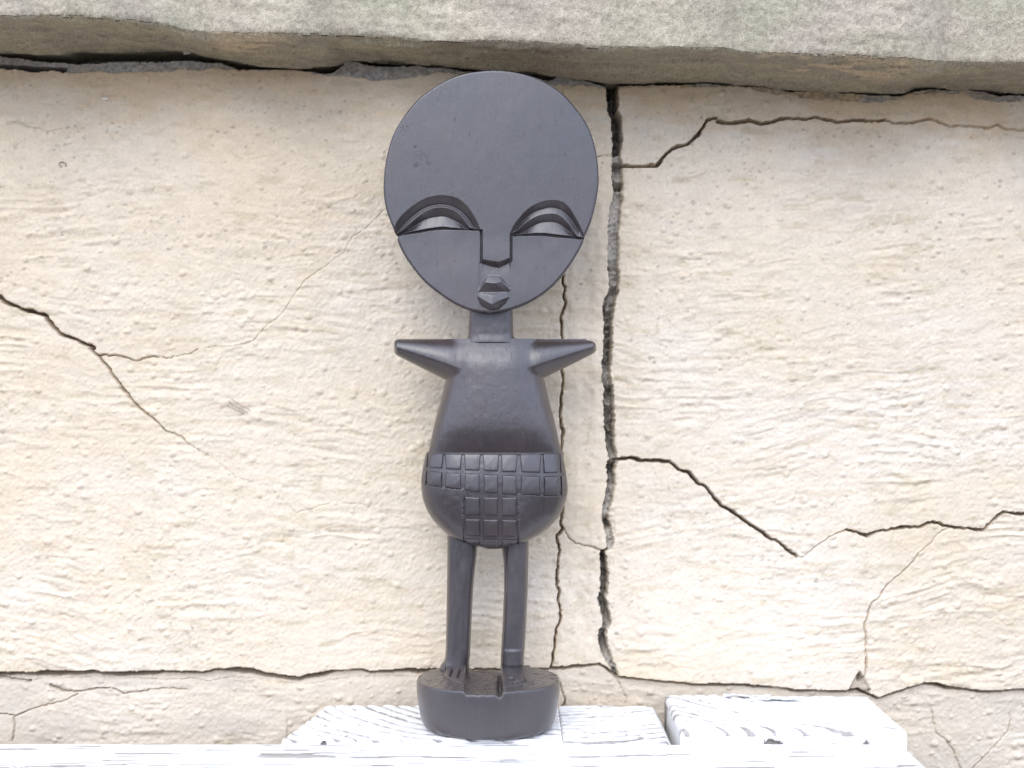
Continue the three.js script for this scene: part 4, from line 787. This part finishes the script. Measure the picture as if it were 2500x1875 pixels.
// ---- base with a sunk channel between the feet
{
  const A = 0.0349, B = 0.0281, RIM = 0.0236, zc = -0.0003;
  const chL = -0.0114, chR = 0.0068;               // channel edges, doll coordinates
  const topH = (x, z) => {
    let h = RIM;
    const l = chL + 0.00025 * z / 0.01, ins = sstep(l - 0.0002, l + 0.0003, x) * sstep(chR + 0.0002, chR - 0.0004, x);
    h -= 0.0017 * ins * sstep(0.034, 0.012, z);
    h -= 0.0010 * ins;
    h -= 0.0013 * sstep(0.0020, 0.0004, Math.abs(x - (chR - 0.0010)));
    h += 0.00034 * fbm(x * 420, z * 420, 4) + 0.00018 * ins * noise(x * 1600, z * 1600);
    return h;
  };
  const n = 260, rings = [];
  for (let i = 0; i <= 90; i++) rings.push([i / 90 * 0.985, null]);
  const prof = [[0.994, -0.0003], [1.0, -0.0010], [1.002, -0.0030], [1.0, -0.0060], [0.988, -0.0100], [0.97, -0.0140], [0.945, -0.0180], [0.922, -0.0206], [0.895, -0.0222], [0.86, -0.0232], [0.82, -0.0236], [0, -0.0236]];
  for (const p of prof) rings.push(p);
  const pos = [], idx = [], uv = [];
  rings.forEach(([s, dy]) => {
    for (let a = 0; a <= n; a++) {
      const th = -Math.PI / 2 + a / n * Math.PI * 2, ex = 0.93;
      const cx = Math.sign(Math.cos(th)) * Math.pow(Math.abs(Math.cos(th)), ex), cz = Math.sign(Math.sin(th)) * Math.pow(Math.abs(Math.sin(th)), ex);
      const wob = 1 + 0.008 * noise(Math.cos(th) * 2 + 5, Math.sin(th) * 2);
      const x = A * s * cx * wob, z = B * s * cz * wob, y = dy === null ? topH(x, z) : Math.max(0, (dy > -0.011 ? lerp(topH(x, z), RIM, clamp((-dy - 0.001) / 0.008)) : RIM) + dy);
      pos.push(x, y, z + zc);
      if (dy === null) uv.push(x / 0.2 + 0.5, z / 0.4 + 0.5); else uv.push((th - Math.PI / 2) * 0.031 / 0.2 + 0.5, y / 0.4 + 0.02);
    }
  });
  const W = n + 1;
  for (let r = 0; r < rings.length - 1; r++) for (let a = 0; a < n; a++) { const p = r * W + a; idx.push(p, p + 1, p + W, p + 1, p + W + 1, p + W); }
  const g = new THREE.BufferGeometry(); g.setAttribute('position', new THREE.Float32BufferAttribute(pos, 3)); g.setAttribute('uv', new THREE.Float32BufferAttribute(uv, 2)); g.setIndex(idx); g.computeVertexNormals();
  { const nn = g.attributes.normal; for (let r = 0; r < rings.length; r++) { const a = r * W, b = a + n; for (let c = 0; c < 3; c++) { const m = (nn.array[a * 3 + c] + nn.array[b * 3 + c]) / 2; nn.array[a * 3 + c] = nn.array[b * 3 + c] = m; } } for (let a = 0; a <= n; a++) { nn.setXYZ(a, 0, 1, 0); nn.setXYZ((rings.length - 1) * W + a, 0, -1, 0); } }
  const base = mesh('plinth', g, M.wood, doll); base.userData.label = 'oval tapering plinth';
  // feet: wedges that run down from the legs to the top of the plinth
  function foot(x0b, x1b, x0f, x1f, zb, zfL, zfR, hb, hf, carve) {
    const nx = 70, nz = 60, pos = new Float32Array(nx * nz * 3);
    for (let j = 0; j < nz; j++) for (let i = 0; i < nx; i++) {
      const a = i / (nx - 1), b = j / (nz - 1), zf = lerp(zfL, zfR, a), z = lerp(zb, zf, b), x = lerp(lerp(x0b, x1b, a), lerp(x0f, x1f, a), b);
      const e = Math.min(a, 1 - a, 1 - b);
      let h = lerp(hb, hf, Math.pow(b, 0.9)) - carve(a, b) + 0.00015 * fbm(x * 900, z * 900, 2);
      if (e < 0.06) h = lerp(-0.0035, h, sstep(0, 0.06, e));
      const k = (j * nx + i) * 3; pos[k] = x; pos[k + 1] = RIM + h; pos[k + 2] = z;
    }
    const f = gridNormals(pos, nx, nz);
    return planarUV(f, 0, 2);
  }
  const cx = dollBase[0];
  const lf = mesh('foot', foot(-0.0343 - cx, -0.0228 - cx, -0.0340 - cx, -0.0232 - cx, -0.017, -0.001, 0.0150, 0.0030, 0.0005, (a, b) => { let d = 0; for (const [c, b0, b1] of [[0.08, 0.1, 0.85], [0.40, 0.22, 0.75], [0.74, 0.22, 0.72]]) { const lean = c - (b - 0.4) * 0.12; d = Math.max(d, 0.0016 * clamp(1 - Math.abs(a - lean) / 0.075) * sstep(b0 - 0.08, b0 + 0.05, b) * sstep(b1 + 0.08, b1 - 0.05, b)); } return d; }), M.wood, base);
  lf.userData.label = 'foot with toes cut by short grooves';
  const rf = mesh('foot', foot(-0.0062 - cx, 0.0100 - cx, -0.0048 - cx, 0.0118 - cx, -0.017, 0.0215, 0.010, 0.0024, 0.0003, (a, b) => 0.0013 * clamp((noise(a * 6 + 2, b * 5) - 0.1) * 3) * sstep(0.4, 0.55, b) * sstep(0.95, 0.8, b)), M.wood, base);
  rf.userData.label = 'worn foot with shallow gouges';
}

// ------------------------------------------------------------------ small bits caught on the wall
{
  const dry = new THREE.MeshStandardMaterial({ color: new THREE.Color().setRGB(0.50, 0.42, 0.32), roughness: 0.9 }), brown = new THREE.MeshStandardMaterial({ color: new THREE.Color().setRGB(0.44, 0.345, 0.27), roughness: 0.8 }), chalk = new THREE.MeshStandardMaterial({ color: new THREE.Color().setRGB(0.74, 0.68, 0.60), roughness: 0.85 });
  const at = (px, py, h) => [wx(px, DW), wy(py, DW), WZ + h];
  const straw = thing('straw_tuft', 'small tuft of pale straw stuck to the plaster', 'straw', at(585, 992, 0.0012));
  for (const [x0, y0, x1, y1] of [[-26, -14, 20, 14], [-18, -18, 26, 8], [-30, -6, 12, 16]]) {
    const c = new THREE.CatmullRomCurve3([new THREE.Vector3(x0 * SW, -y0 * SW, 0), new THREE.Vector3((x0 + x1) / 2 * SW, -(y0 + y1) / 2 * SW, 0.0006), new THREE.Vector3(x1 * SW, -y1 * SW, 0)]);
    mesh('stalk', new THREE.TubeGeometry(c, 12, 0.00032, 6), dry, straw);
  }
  const pts = []; for (let i = 0; i <= 14; i++) { const a = -0.6 + i / 14 * 5.2, R = 0.0021 - 0.0009 * i / 14; pts.push(new THREE.Vector3(Math.cos(a) * R, Math.sin(a) * R * 0.8, 0.0003)); }
  const curl = mesh('curled_fibre', new THREE.TubeGeometry(new THREE.CatmullRomCurve3(pts), 40, 0.00038, 6), brown, scene);
  curl.position.set(...at(153, 402, 0.0008)); curl.userData = { label: 'tiny curled brown fibre on the smooth upper plaster', category: 'fibre' };
  function chip(px, py, w, h, z, label, seed) {
    const sh = new THREE.Shape(), r = rng(seed); for (let i = 0; i < 9; i++) { const a = i / 9 * 6.283, k = 0.7 + 0.5 * r(); const x = Math.cos(a) * w * SW * k, y = Math.sin(a) * h * SW * k; i ? sh.lineTo(x, y) : sh.moveTo(x, y); }
    const m = mesh('paint_chip', new THREE.ExtrudeGeometry(sh, { depth: 0.0005, bevelEnabled: true, bevelSize: 0.00015, bevelThickness: 0.00015, bevelSegments: 1 }), chalk, scene);
    m.position.set(...at(px, py, z)); m.userData = { label, category: 'chip' }; return m;
  }
  chip(258, 242, 8, 3, 0.0006, 'white sliver of paint on the stained upper plaster', 3);
  const c2 = chip(457, 126, 11, 7, 0.0, 'pale crumb lodged in the gap under the stone', 8); c2.name = 'paint_chip_001';
}

renderer.render(scene, camera);
